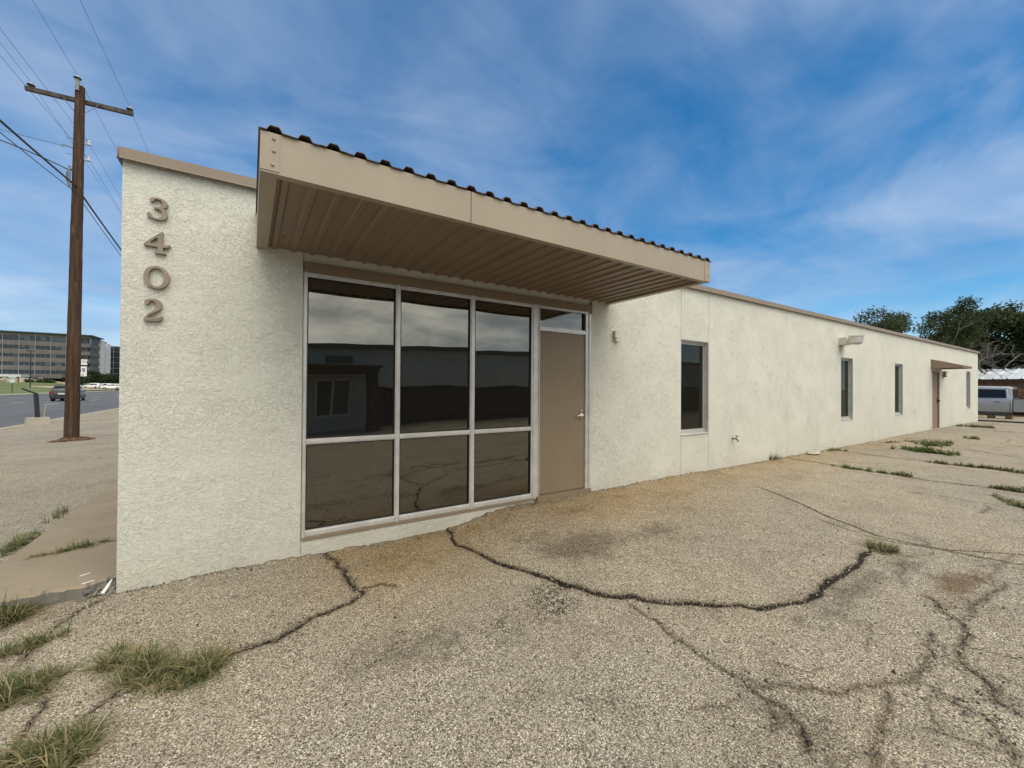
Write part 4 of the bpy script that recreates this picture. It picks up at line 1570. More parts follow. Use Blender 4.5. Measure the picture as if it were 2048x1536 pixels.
# ------------------------------------------------------------------ vehicles
class Car:
    def __init__(s, root, st, paint):
        s.root, s.st, s.paint = root, st, paint
        rings = []
        for x, zb, zbelt, zt, hw, rw in st:
            half = [(0, zb), (hw*.88, zb), (hw*.97, zb+.09), (hw, zb+(zbelt-zb)*.5), (hw*.985, zbelt-.06), (hw*.955, zbelt), (rw, zt-.07), (rw*.88, zt-.012), (0, zt)]
            rings.append([(x, -y_, z_) for y_, z_ in half]+[(x, y_, z_) for y_, z_ in half[-2:0:-1]])
        V = [p for r_ in rings for p in r_]
        n = len(rings[0])
        F = []
        for i in range(len(rings)-1):
            for j in range(n):
                F.append((i*n+j, i*n+(j+1) % n, (i+1)*n+(j+1) % n, (i+1)*n+j))
        F.append(tuple(range(n))[::-1])
        F.append(tuple((len(rings)-1)*n+j for j in range(n)))
        s.body = MB().add(V, F).build('body', paint, root, 38)

    def at(s, x):
        for a, b in zip(s.st[:-1], s.st[1:]):
            if a[0] <= x <= b[0]:
                t = (x-a[0])/(b[0]-a[0]+1e-9)
                return [p+(q-p)*t for p, q in zip(a, b)]
        return list(s.st[0] if x < s.st[0][0] else s.st[-1])

    def side(s, name, xb0, xb1, xt0, xt1, f0, f1, mat, off=.010, n=6, depth=.0):
        """pane that follows the slope of the cabin side"""
        for sg in (-1, 1):
            V = []
            for i in range(n+1):
                for k_, f_ in enumerate((f0, (f0+f1)/2, f1)):
                    a, b = xb0+(xt0-xb0)*k_/2, xb1+(xt1-xb1)*k_/2
                    x = a+(b-a)*i/n
                    _, zb, zbelt, zt, hw, rw = s.at(x)
                    y0_, y1_ = hw*.955, rw
                    y_ = y0_+(y1_-y0_)*f_+off
                    V.append((x, sg*y_, zbelt+(zt-.07-zbelt)*f_))
            F = []
            for i in range(n):
                for k_ in range(2):
                    a = i*3+k_
                    F.append((a, a+3, a+4, a+1))
            mk(name, V, F, mat, s.root)

    def quad(s, name, pts, mat, th=.012):
        P_ = [Vector(p) for p in pts]
        nrm = (P_[1]-P_[0]).cross(P_[2]-P_[0]).normalized()
        return MB().prism([p+nrm*.004 for p in P_], nrm*th).build(name, mat, s.root)

    def wheels(s, xs_, r_, track, w=.24):
        for x in xs_:
            for sg in (-1, 1):
                wb = MB().lathe([(r_*.66, 0), (r_*.93, .0), (r_, .03), (r_, w-.03), (r_*.93, w), (r_*.66, w)], (x, sg*(track-w), r_), 22, (0, sg, 0))
                wo_ = wb.build('wheel', 'rubber_black', s.root, 35)
                rm = MB().lathe([(r_*.66, 0), (r_*.67, .012), (r_*.60, .012), (r_*.56, -.03), (r_*.2, -.03), (r_*.17, .006), (0, .008)], (x, sg*(track-.005), r_), 20, (0, sg, 0))
                for i in range(6):
                    an = i*math.pi/3
                    d_ = Vector((math.cos(an), 0, math.sin(an)))
                    rm.bar(Vector((x, sg*(track-.012), r_))+d_*r_*.12, Vector((x, sg*(track-.012), r_))+d_*r_*.62, .05, .03)
                rm.build('rim', 'chrome', wo_, 35)
                ar = MB().lathe([(r_*1.0, 0), (r_*1.17, 0), (r_*1.17, .02), (r_*1.0, .02)], (x, sg*(track-.055), r_+.01), 22, (0, sg, 0))
                ar.build('wheel_arch', 'car_trim', wo_, 35)


def suv(loc, heading, label, paint, group=None, cat='car', full=True, name='suv'):
    root = thing(name, label, cat, loc, heading, group)
    st = [(-2.45, .46, .98, 1.02, .86, .80), (-2.40, .36, 1.06, 1.22, .93, .80), (-2.32, .30, 1.08, 1.42, .955, .72), (-2.10, .28, 1.08, 1.66, .97, .69), (-1.6, .27, 1.07, 1.74, .98, .70),
          (-.5, .27, 1.05, 1.77, .985, .71), (.35, .27, 1.03, 1.74, .985, .70), (.75, .27, 1.03, 1.60, .985, .70), (1.25, .27, 1.02, 1.22, .98, .80), (1.45, .27, 1.01, 1.09, .975, .86),
          (2.1, .30, .96, 1.03, .95, .84), (2.4, .36, .88, .95, .88, .76), (2.5, .44, .72, .80, .78, .68)]
    c = Car(root, st, paint)
    c.side('window', .12, 1.02, .18, .60, .12, .86, 'car_glass')
    c.side('window', -.92, .04, -.88, .08, .12, .86, 'car_glass')
    c.side('window', -2.02, -1.0, -1.86, -.97, .14, .84, 'car_glass')
    c.quad('rear_window', [(-2.435, -.66, 1.12), (-2.16, -.58, 1.58), (-2.16, .58, 1.58), (-2.435, .66, 1.12)], 'car_glass')
    c.quad('windscreen', [(1.30, .74, 1.18), (.70, .62, 1.60), (.70, -.62, 1.60), (1.30, -.74, 1.18)], 'car_glass')
    c.wheels((-1.45, 1.48), .37, .985)
    MB().box((-2.54, -.88, .36), (-2.38, .88, .58)).build('rear_bumper', 'car_trim', root)
    MB().box((-2.16, -.62, 1.69), (-2.44, .62, 1.73)).build('spoiler', paint, root)
    for sg in (-1, 1):
        MB().box((-2.475, min(sg*.60, sg*.93), .88), (-2.33, max(sg*.60, sg*.93), 1.06)).build('tail_light', 'red_lens', root)
        MB().box((2.36, min(sg*.5, sg*.82), .74), (2.46, max(sg*.5, sg*.82), .86)).build('headlight', 'clear_lens', root)
        MB().obox((.98, sg*1.07, 1.1), (.05, 0, 0), (0, .10, 0), (0, 0, .07)).build('mirror', 'car_trim', root)
        MB().box((-.9, min(sg*.955, sg*.995), .28), (1.0, max(sg*.955, sg*.995), .36)).build('sill', 'car_trim', root)
        MB().box((.05, min(sg*.97, sg*1.01), .90), (.25, max(sg*.97, sg*1.01), .94)).build('handle', 'chrome', root)
    MB().box((-2.492, -.26, .78), (-2.47, .26, .92)).build('licence_plate', 'plate_white', root)
    MB().box((-2.485, -.60, .70), (-2.455, .60, .765)).build('trim_strip', 'car_trim', root)
    for sg in (-.5, .5):
        MB().tube([(-1.7, sg*1.2, 1.79), (-.6, sg*1.22, 1.82), (.3, sg*1.2, 1.79)], .02, 6).build('roof_rail', 'car_trim', root)
    return root


suv((-16.3, 61.4, -.46), R(92), 'dark grey suv driving away on the road behind the pole', 'suv_paint')


def pickup(loc, heading, label, paint, name='pickup_truck', bed_full=True, group=None):
    root = thing(name, label, 'truck', loc, heading, group)
    # cab and nose
    st = [(-.98, .52, 1.24, 1.30, .98, .93), (-.96, .50, 1.25, 1.86, .995, .76), (-.80, .50, 1.25, 1.93, 1.0, .77), (.3, .50, 1.24, 1.96, 1.005, .78), (1.05, .50, 1.24, 1.92, 1.005, .77), (1.35, .50, 1.24, 1.76, 1.0, .78),
          (1.85, .50, 1.23, 1.36, 1.0, .88), (2.0, .50, 1.22, 1.30, 1.0, .92), (2.75, .50, 1.20, 1.27, .99, .90), (2.98, .52, 1.1, 1.2, .95, .85), (3.02, .58, .9, 1.0, .90, .80)]
    c = Car(root, st, paint)
    c.side('window', -.78, .30, -.74, .34, .12, .84, 'car_glass', .012)
    c.side('window', .42, 1.62, .45, 1.22, .12, .84, 'car_glass', .012)
    c.side('window_trim', -.86, -.79, -.82, -.75, .06, .9, 'chrome', .015, 2)
    c.side('window_trim', -.86, 1.66, -.86, 1.66, .04, .09, 'chrome', .015, 8)
    c.quad('rear_window', [(-.988, -.66, 1.34), (-.978, -.62, 1.78), (-.978, .62, 1.78), (-.988, .66, 1.34)], 'car_glass')
    c.quad('windscreen', [(1.93, .78, 1.36), (1.38, .66, 1.76), (1.38, -.66, 1.76), (1.93, -.78, 1.36)], 'car_glass')
    # load bed: four walls and a floor
    b = MB()
    b.box((-3.0, -.98, .62), (-1.02, -.90, 1.27)).box((-3.0, .90, .62), (-1.02, .98, 1.27)).box((-3.06, -.97, .62), (-2.985, .97, 1.26)).box((-1.06, -.90, .62), (-1.0, .90, 1.26)).box((-3., -.9, .60), (-1.02, .9, .68))
    b.build('bed', paint, root)
    for sg in (-1, 1):
        MB().box((-3.0, min(sg*.89, sg*.99), 1.27), (-1.01, max(sg*.89, sg*.99), 1.30)).build('bed_rail', 'car_trim', root)
        MB().tube([(.55, sg*1.12, .46), (-.85, sg*1.12, .46)], .045, 8).build('side_step', 'car_trim', root, 40)
        MB().box((-.95, min(sg*.96, sg*1.0), .47), (1.25, max(sg*.96, sg*1.0), .53)).build('sill', 'car_trim', root)
        for x in (-.62, .55):
            MB().box((x, min(sg*.995, sg*1.035), 1.13), (x+.24, max(sg*.995, sg*1.035), 1.165)).build('handle', 'chrome', root)
        for x in (-.92, .36, 1.42):
            MB().box((x-.006, min(sg*.99, sg*1.0085), .54), (x+.006, max(sg*.99, sg*1.0085), 1.23)).build('door_seam', 'car_trim', root)
        MB().box((-3.08, min(sg*.82, sg*.985), .92), (-2.98, max(sg*.82, sg*.985), 1.24)).build('tail_light', 'red_lens', root)
        MB().box((2.96, min(sg*.55, sg*.88), .95), (3.03, max(sg*.55, sg*.88), 1.12)).build('headlight', 'clear_lens', root)
        MB().obox((1.52, sg*1.14, 1.34), (.05, 0, 0), (0, .11, 0), (0, 0, .13)).build('mirror', 'car_trim', root)
    MB().box((-3.22, -.95, .55), (-3.07, .95, .75)).build('rear_bumper', 'chrome', root)
    MB().box((3.0, -.95, .48), (3.14, .95, .72)).build('front_bumper', 'chrome', root)
    MB().box((-2.9, -.45, .42), (2.7, -.32, .58)).box((-2.9, .32, .42), (2.7, .45, .58)).build('chassis', 'car_trim', root)
    c.wheels((-2.02, 2.12), .41, 1.0, .28)
    return root


pickup((35.05, .55, -.30), R(90), 'silver crew cab pickup truck parked beyond the far end of the building', 'silver_paint')
far = [(suv, (-35.6, 171.3, 0), R(178), 'white parked wagon rightmost of the vehicles across the road', 'white_paint'),
       (suv, (-41.1, 177.1, 0), R(150), 'white parked car in the middle of the vehicles across the road', 'white_paint'),
       (suv, (-42.6, 168, 0), R(100), 'white parked car close to the right side of the utility pole', 'white_paint'),
       (suv, (-39.7, 183, 0), R(170), 'white parked car just left of the rightmost wagon', 'white_paint')]
for fn, l_, h_, lab, pt_ in far:
    z_ = -.335+lawn_rise(l_[0], l_[1])
    fn((l_[0], l_[1], z_+.01), h_, lab, pt_, 'cars parked across the road', name='parked_car')

# ------------------------------------------------------------------ office block
OY, OX = 253., -60.
OF = thing('office_block', 'five storey grey brown office block with ribbon windows across the road', 'office building', (-90, 270, 1.))
rows = [(5.7, 7.55), (9.25, 10.95), (12.75, 14.45), (16.2, 18.0), (19.75, 22.1)]
TOP = 23.2


def ol(m, name, mat, parent=None):
    o = m.build(name, mat, parent or OF)
    for v_ in o.data.vertices:
        v_.co -= Vector((-90, 270, 1.))
    return o


ol(MB().box((-150, OY+.5, 1), (OX-.5, OY+28, TOP-.3)), 'core', 'office_dark')
zz = [1.]+[z for r_ in rows for z in r_]+[TOP]
for z0, z1 in zip(zz[0::2], zz[1::2]):
    ol(MB().box((-150, OY, z0), (OX, OY+.5, z1)).box((OX-.5, OY+.5, z0), (OX, OY+16, z1)), 'spandrel', 'office_panel')
ol(MB().box((-151, OY-1.0, TOP), (OX+1., OY+17, TOP+.45)), 'roof_slab', 'office_dark')
BAY = 4.62
nb = 19
bx_ = [OX-2.8-i*BAY for i in range(nb)]
colm = None
for x in bx_:
    if colm is None:
        colm = ol(MB().box((x-.10, OY-.06, 5.), (x+.10, OY+.3, TOP-.4)), 'column', 'office_frame')
        x0_ = x
    else:
        dup(colm).location.x = x-x0_
prng = random.Random(9)
protos = {}
for ri, (z0, z1) in enumerate(rows):
    for i in range(nb-1):
        a, b = bx_[i+1]+.10, bx_[i]-.10
        key = ri
        if key not in protos:
            w = MB().box((a, OY+.22, z0), (b, OY+.28, z1))
            wo_ = ol(w, 'window', 'office_glass')
            fr_ = MB().box((a, OY+.10, z0), (b, OY+.2, z0+.08)).box((a, OY+.1, z1-.10), (b, OY+.2, z1))
            for q in (.33, .67):
                xx = a+(b-a)*q
                fr_.box((xx-.02, OY+.1, z0+.08), (xx+.02, OY+.2, z1-.10))
            f_ = ol(fr_, 'window_frame', 'office_frame', wo_)
            protos[key] = (wo_, f_, a)
        else:
            w0, f0, a0 = protos[key]
            wo_ = dup(w0)
            wo_.location.x = a-a0
            dup(f0, parent=wo_)
        # roller shades drawn to different depths behind some panes
        base = protos[key][2]
        for q in range(3):
            if prng.random() < (.45 if ri in (3, 4) else .15):
                d_ = prng.choice((.35, .5, .8, 1.))
                xa, xb = base+(b-a)*q/3+.06, base+(b-a)*(q+1)/3-.06
                ol(MB().box((xa, OY+.205, z1-.17-(z1-z0-.3)*d_), (xb, OY+.216, z1-.17)), 'shade', 'office_shade', wo_)
for ri, (z0, z1) in enumerate(rows):
    for i in range(3):
        a, b = OY+2.6+i*3.6, OY+5.8+i*3.6
        wo_ = ol(MB().box((OX-.3, a, z0), (OX-.25, b, z1)), 'window', 'office_shade')
        ol(MB().box((OX-.2, a-.3, z0), (OX-.1, a, z1)).box((OX-.2, b, z0), (OX-.1, b+.3, z1)), 'window_frame', 'office_frame', wo_)
    ol(MB().box((OX-.24, OY+.5, z0), (OX-.15, OY+2.3, z1)), 'window', 'office_glass')
# pale stair tower at the back corner
ol(MB().box((OX-6, OY+15, 1), (OX+.6, OY+20.5, TOP-.9)), 'tower', 'office_white')
ol(MB().box((OX-6, OY+20.5, 1), (OX+.1, OY+23, TOP-1.2)), 'tower_slot', 'office_glass')
ol(MB().box((OX-6, OY+23, 1), (OX+.8, OY+29, TOP-1.4)), 'tower', 'office_white')
for i in range(5):
    ol(MB().box((OX+.1, OY+20.5, 4+i*3.5), (OX+.25, OY+23, 4.4+i*3.5)), 'tower_band', 'office_frame')
# entrance slab, piers and dark lobby
ol(MB().box((-128, OY-18, 4.25), (-75, OY-.3, 5.15)), 'entrance_canopy', 'office_white')
ol(MB().box((-75, OY-9, 3.9), (-64, OY-.3, 5.1)), 'entrance_canopy', 'office_panel')
for x in (-112, -96, -84, -72):
    ol(MB().box((x-.6, OY-10, 1.2), (x+.6, OY-8.8, 4.24)), 'pier', 'office_frame')
ol(MB().box((-150, OY-.28, 1.), (-62, OY-.02, 4.2)), 'lobby', 'office_dark')

# stone retaining wall in front: separate field stones
RW = thing('retaining_wall', 'rough tan field stone retaining wall below the office entrance', 'retaining wall', (-90, 226, 1.5))
MB().box((-40, .35, -.6), (17, 1.2, 2.2)).build('wall_core', 'dirt_drive', RW)
protos = []
for i in range(6):
    rg = random.Random(40+i)
    m = MB().lathe([(.0, -.36), (.34, -.30), (.5, -.05), (.44, .2), (.2, .34), (0, .36)], (0, 0, 0), 7)
    o = m.build('stone', 'field_stone', RW)
    for v_ in o.data.vertices:
        v_.co = Vector((v_.co.x*1.5+rg.uniform(-.1, .1), v_.co.y*.8, v_.co.z*.95+rg.uniform(-.08, .08)))
    c = [(.36, .27, .17), (.42, .36, .26), (.25, .17, .10), (.33, .29, .21), (.45, .40, .31), (.28, .22, .15)][i]
    a = o.data.attributes.new('tint', 'FLOAT_COLOR', 'POINT')
    a.data.foreach_set('color', np.tile(np.array((*c, 1), np.float32), len(o.data.vertices)))
    o.location = (-38+i*1.2, .1, 0)
    protos.append(o)
for r_ in range(5):
    for i in range(40):
        o = dup(prng.choice(protos))
        o.location = (-38+i*1.36+(.65 if r_ % 2 else 0)+prng.uniform(-.15, .15), .15+prng.uniform(-.1, .1), -.05+r_*.50+prng.uniform(-.08, .08))
        s_ = prng.uniform(.8, 1.15)
        o.scale = (s_, 1, s_)
for o in protos:
    o.location.z = 2.35
# sloping ramp wall
rw2 = MB().prism([(-72.5, 226, 1.5), (-58, 226, 1.5), (-58, 226, 1.8), (-72.5, 226, 4.0)], (0, .5, 0))
tag(rw2.build('ramp_wall', 'gutter_concrete'), 'pale sloping ramp wall beside the stone retaining wall', 'ramp wall')

# glass tower behind
GB = thing('glass_building', 'dark glass curtain wall building behind the office block', 'office building', (-50, 315, 1))
MB().box((-22, -12, 0), (18, 12, 21.5)).build('core', 'office_dark', GB)
gp = None
for r_ in range(7):
    for i in range(14):
        loc = (-21+i*2.9, -12.06, .6+r_*3.0)
        if gp is None:
            gp = MB().box((0, 0, 0), (2.7, .05, 2.75)).build('pane', 'office_glass', GB)
            o = gp
        else:
            o = dup(gp)
        o.location = loc
mu = None
for i in range(15):
    if mu is None:
        mu = MB().box((-.08, -.12, 0), (.08, 0, 21.5)).build('mullion', 'office_frame', GB)
        o = mu
    else:
        o = dup(mu)
    o.location = (-21.1+i*2.9, -12.1, 0)
for r_ in range(8):
    MB().box((-22, -12.2, .45+r_*3.0), (18, -12.08, .58+r_*3.0)).build('transom', 'office_frame', GB)


# ------------------------------------------------------------------ trees
def leaves(centres, radii, n, size, asp, rng, droop=.3, flat=1.):
    """leaf quads scattered through a set of clumps; returns V, F, tint"""
    centres, radii = np.array(centres), np.array(radii)
    pr = radii**2
    pr = pr/pr.sum()
    ci = rng.choice(len(centres), n, p=pr)
    d = rng.normal(size=(n, 3))
    d /= np.linalg.norm(d, axis=1)[:, None]
    rad = rng.random(n)**(.55)
    P_ = centres[ci]+d*(radii[ci]*rad)[:, None]*np.array((1, 1, flat))
    a = rng.normal(size=(n, 3))
    a[:, 2] -= droop
    a /= np.linalg.norm(a, axis=1)[:, None]
    b = np.cross(a, rng.normal(size=(n, 3)))
    b /= np.linalg.norm(b, axis=1)[:, None]
    L_ = size*(.6+.8*rng.random(n))
    a, b = a*L_[:, None], b*(L_*asp)[:, None]
    V = np.stack([P_-b*.2, P_+a*.5-b*.5, P_+a, P_+a*.5+b*.5], 1).reshape(-1, 3)
    F = np.arange(4*n).reshape(n, 4)
    tn = np.clip(.45+.35*rng.normal(size=n)*.6 + .25*(rng.random(len(centres))[ci]-.5)*2, 0, 1)
    return V, F, np.repeat(tn, 4)[:, None].repeat(3, 1)


def limb_tree(m, p, d, L_, r_, depth, rng, tips, spread=.55, up_=.15, shrink=.72, kids=(2, 3)):
    pts, q = [Vector(p)], Vector(p)
    d = Vector(d).normalized()
    nseg = 4
    for i in range(nseg):
        d = (d+Vector((rng.normal()*.13, rng.normal()*.13, rng.normal()*.10+up_*.15))).normalized()
        q = q+d*L_/nseg
        pts.append(q.copy())
    m.tube(pts, [r_*(1-.38*i/nseg) for i in range(nseg+1)], 6 if depth > 1 else 4, False)
    if depth == 0:
        tips.append((q, L_))
        return
    for i in range(rng.integers(kids[0], kids[1]+1)):
        nd = (d+Vector((rng.normal()*spread, rng.normal()*spread, rng.normal()*spread*.7+up_))).normalized()
        st_ = pts[-1] if i == 0 else pts[rng.integers(2, nseg+1)]
        limb_tree(m, st_, nd, L_*shrink*rng.uniform(.8, 1.1), r_*.6, depth-1, rng, tips, spread, up_, shrink, kids)


def tree(name, label, base, h, crown_r, n, size, mat, seed, asp=.35, depth=3, group=None, flat=.85, trunk=.25, cl=.8, droop=.3, spread=.55, lean=(0, 0)):
    rng = np.random.default_rng(seed)
    T = thing(name, label, 'tree', base, 0, group)
    m, tips = MB(), []
    limb_tree(m, (0, 0, -.3), (lean[0], lean[1], 1), h*.36, trunk, depth, rng, tips, spread, .3)
    c = [t[0] for t in tips]
    top = max(p.z for p in c)
    kz = (h-cl*.6)/top
    kx = (crown_r-cl*.6)/np.percentile([math.hypot(p.x, p.y) for p in c], 88)
    m.v = [(p[0]*kx, p[1]*kx, p[2]*kz) for p in m.v]
    m.build('trunk', 'bark_grey', T, 60)
    for p in c:
        p.x, p.y, p.z = p.x*kx, p.y*kx, p.z*kz
    C_, R_ = [], []
    for p in c:
        C_.append((p.x, p.y, p.z))
        R_.append(cl*rng.uniform(.6, 1.2))
    if name == 'dense_tree':
        for _ in range(26):
            a_, q_ = rng.random()*6.28, crown_r*rng.uniform(.2, .85)
            C_.append((q_*math.cos(a_), q_*math.sin(a_), h*rng.uniform(.14, .62)))
            R_.append(cl*rng.uniform(.7, 1.1))
    V, F, tn = leaves(C_, R_, n, size, asp, rng, droop, flat)
    np_mesh('crown', V, F, mat, T, tn)
    return T


TG = 'trees behind the building'
def tz(x, y):
    return gz(x, y)-.05
tree('feathery_tree', 'sparse feathery tree showing leftmost above the roof edge', (51.4, 7.4, -.3), 9.5, 4.7, 9500, .26, 'feather_leaf', 21, .30, 4, TG, .8, .2, .85, .2, .62)
tree('feathery_tree', 'taller sparse feathery tree just left of the dense dark trees', (57.8, 6.2, -.3), 10.7, 3.4, 6500, .27, 'feather_leaf', 25, .30, 4, TG, .8, .22, .9, .2, .58)
tree('feathery_tree', 'lower sparse feathery tree filling the gap between two taller ones', (56.5, 8.3, -.3), 9.2, 5.0, 11000, .27, 'feather_leaf', 29, .30, 4, TG, .8, .2, .95, .2, .62)
tree('dense_tree', 'dense dark green tree behind the far end of the building', (66.5, 5.4, -.3), 9.9, 4.6, 30000, .34, 'dense_leaf', 33, .5, 4, TG, .9, .3, 1.5, .3, .62)
tree('dense_tree', 'dense dark green tree furthest right behind the pickup truck', (68.5, .6, -.3), 10.6, 4.8, 30000, .34, 'dense_leaf', 38, .5, 4, TG, .9, .32, 1.6, .3, .62)
tree('dense_tree', 'broad dark green tree standing lowest between the feathery trees', (75, 10.2, -.3), 7.4, 4.5, 12000, .36, 'dense_leaf', 44, .5, 4, TG, .9, .32, 1.5, .3, .62)
# leafless thicket over the shed
for i, (x, y_, h_, sd, lab, ln) in enumerate(((47.5, 2.6, 8.2, 5, 'bare grey dead tree with tangled branches above the white shed roof', (-.35, -.25)), (48.6, .4, 8.0, 8, 'bare grey dead tree leaning at the right edge over the shed', (-.2, .1)))):
    T = thing('dead_tree', lab, 'tree', (x, y_, -.3), 0, 'leafless trees over the shed')
    rng = np.random.default_rng(sd)
    m, tips = MB(), []
    limb_tree(m, (0, 0, 0), (ln[0], ln[1], 1), h_*.30, .13, 5, rng, tips, .85, .10, .78, (3, 3))
    m.build('branches', 'bark_dead', T, 60)

# bushes and street trees across the road
for i, (x, y_, h_, sd, lab) in enumerate(((-47.5, 183, 5.4, 51, 'round dark green tree left of the clump behind the parked cars'), (-44.5, 190, 6.0, 52, 'round dark green tree in the middle behind the parked cars'), (-41.0, 193, 5.2, 53, 'round dark green tree right of the clump behind the parked cars'))):
    tree('round_tree', lab, (x, y_, lawn_rise(x, y_)-.4), h_*.9, 3, 6000, .6, 'bush_leaf', sd, .6, 3, 'trees behind the parked cars', .85, .25, 1.9, .2, .8)
T = thing('shrub', 'low green shrub on the slope below the office entrance', 'shrub', (-66, 222, 1.6))
rng = np.random.default_rng(60)
V, F, tn = leaves([(rng.normal()*2.2, rng.normal()*1., .6+rng.random()*.6) for _ in range(12)], [1.1]*12, 2500, .4, .6, rng)
np_mesh('foliage', V, F, 'bush_leaf', T, tn)

# ------------------------------------------------------------------ shed behind the truck
SH = thing('shed', 'brown plank shed with white metal roof behind the pickup truck', 'shed', (43.3, 2, -.3))
MB().box((.1, -8, 0), (8, 8, 2.35)).build('wall_core', 'brown_planks', SH)
pl = None
for i in range(36):
    rgap = rr.uniform(-.012, .012)
    if pl is None:
        pl = MB().box((0, .004, 0), (.03, .436, 2.4)).build('plank', 'shed_planks', SH)
        o = pl
    else:
        o = dup(pl)
    o.location = (.068+rgap*.6, -8+i*.444, rgap*2)
rs = None
for i in range(27):
    if rs is None:
        w = .6
        prof = [(0, 0), (.24, 0), (.27, .05), (.33, .05), (.36, 0), (w, 0)]
        V, F = [], []
        for x, z in ((-.35, 2.48), (4.3, 3.30)):
            for q, dz in prof:
                V.append((x, q, z+dz))
            for q, dz in prof[::-1]:
                V.append((x, q, z+dz-.02))
        n_ = 12
        F = [tuple(range(12)), tuple(range(12, 24))[::-1]]+[(i_, (i_+1) % 12, 12+(i_+1) % 12, 12+i_) for i_ in range(12)]
        rs = MB().add(V, F).build('roof_sheet', 'white_tin', SH)
        o = rs
    else:
        o = dup(rs)
    o.location = (0, -8.1+i*.6, 0)
MB().box((-.37, -8.1, 2.38), (-.33, 8.1, 2.475)).build('eave_board', 'car_trim', SH)
t_ = thing('wood_pile', 'low wooden pallet stack in the shade under the truck', 'pallet', (38.6, .9, gz(38.6, .9)))
for k_ in range(3):
    MB().box((-.1, -.8+k_*.7, 0), (.5, -.55+k_*.7, .42)).build('block', 'shed_planks', t_)
MB().box((-.15, -.9, .42), (.55, 1.0, .50)).build('board', 'shed_planks', t_)

# ------------------------------------------------------------------ building across the lot (seen mirrored in the glass)
NB = thing('neighbour_building', 'grey sided building with porch seen mirrored in the storefront glass', 'building', (5, -11.9, 0))
MB().box((-20, -9, -.6), (30, 0, 2.95)).build('wall', 'grey_cladding', NB)
MB().box((-20.2, -9.2, 2.95), (30.2, .15, 3.08)).build('roof_edge', 'office_panel', NB)
for i in range(120):
    x = -.2+i*.25
    if i == 0:
        p0 = MB().box((.003, .03, -.4), (.245, .06, 1.5)).build('fence_board', 'brown_planks', NB)
        o = p0
    else:
        o = dup(p0)
    o.location = (x, rr.uniform(-.006, .006), rr.uniform(-.015, .015))
PO = MB().box((-6.2, .05, 2.02), (-.25, 1.5, 2.2)).box((-6.3, .05, 2.2), (-.15, 1.6, 2.28)).build('porch_roof', 'brown_planks', NB)
for x in (-.65, -5.9):
    MB().box((x, 1.1, -.3), (x+.36, 1.46, 2.02)).build('porch_column', 'brown_planks', NB)
w_ = MB().box((-2.25, .004, .3), (-.95, .07, 1.85)).build('window', 'office_white', NB)
for x in (-2.15, -1.55):
    MB().box((x, .072, .4), (x+.5, .08, 1.75)).build('pane', 'office_glass', w_)
MB().box((-1.9, .01, 2.45), (-.95, .06, 2.7)).build('wall_sign', 'office_panel', NB)

# ------------------------------------------------------------------ weeds in the cracks
def weed(key, n, length, spread, dry, label, seed, z0=None, arch=1., green=(.115, .135, .050), width=.0032):
    n = int(n*1.15)
    rng = np.random.default_rng(seed)
    pts = np.array(GRASS[key])
    seg = np.hypot(*(pts[1:]-pts[:-1]).T)
    cum = np.concatenate([[0], np.cumsum(seg)])
    # blades grow from a limited number of crowns along the crack
    nc = max(3, int(cum[-1]/.05)+n//40)
    tc_ = rng.random(nc)*cum[-1]
    cx = np.interp(tc_, cum, pts[:, 0])+rng.normal(size=nc)*spread
    cy = np.interp(tc_, cum, pts[:, 1])+rng.normal(size=nc)*spread
    vig = rng.uniform(.45, 1.15, nc)
    ci = rng.integers(0, nc, n)
    x = cx[ci]+rng.normal(size=n)*.016
    y = cy[ci]+rng.normal(size=n)*.016
    y = np.minimum(y, -.012) if key in 'qr' else y
    z = lot_z(x, y)-.004 if z0 is None else np.full(n, z0)
    ang = rng.random(n)*2*math.pi
    L_ = .78*length*vig[ci]*rng.uniform(.35, 1.1, n)
    lean = np.clip(rng.normal(.95, .36, n), .1, 1.45)*arch
    dx, dy = np.cos(ang), np.sin(ang)
    w = width*rng.uniform(.6, 1.25, n)
    V = np.zeros((n, 8, 3))
    for i, t in enumerate((0, .33, .68, 1.)):
        hor = L_*(lean*t*(.45+.62*t))
        ver = L_*(t*np.cos(lean*.7)-.32*lean*t*t*t)
        ver = np.maximum(ver, .004+.012*t)
        ww = w*(1, .9, .6, .08)[i]
        V[:, 2*i, 0], V[:, 2*i, 1] = x+dx*hor-dy*ww, y+dy*hor+dx*ww
        V[:, 2*i+1, 0], V[:, 2*i+1, 1] = x+dx*hor+dy*ww, y+dy*hor-dx*ww
        V[:, 2*i, 2] = V[:, 2*i+1, 2] = z+ver
    b = np.arange(n)[:, None]*8
    F = np.concatenate([b+np.array([[0, 1, 3, 2]]), b+np.array([[2, 3, 5, 4]]), b+np.array([[4, 5, 7, 6]])])
    isdry = rng.random(n) < np.clip(dry+.08+.35*(rng.random(nc)[ci]-.5), 0, 1)
    gcol = np.array(green)*rng.uniform(.6, 1.5, (n, 1))*np.array((1, 1, 1))+rng.normal(size=(n, 3))*.006
    dcol = np.array((.34, .28, .15))*rng.uniform(.55, 1.25, (n, 1))
    c = np.where(isdry[:, None], dcol, gcol)
    tint = np.repeat(np.clip(c, .005, 1), 8, 0)
    o = np_mesh('weed_clump', V.reshape(-1, 3), F, 'weed_blades', None, tint)
    tag(o, label, 'weeds', 'weeds growing in the paving cracks')
    return o


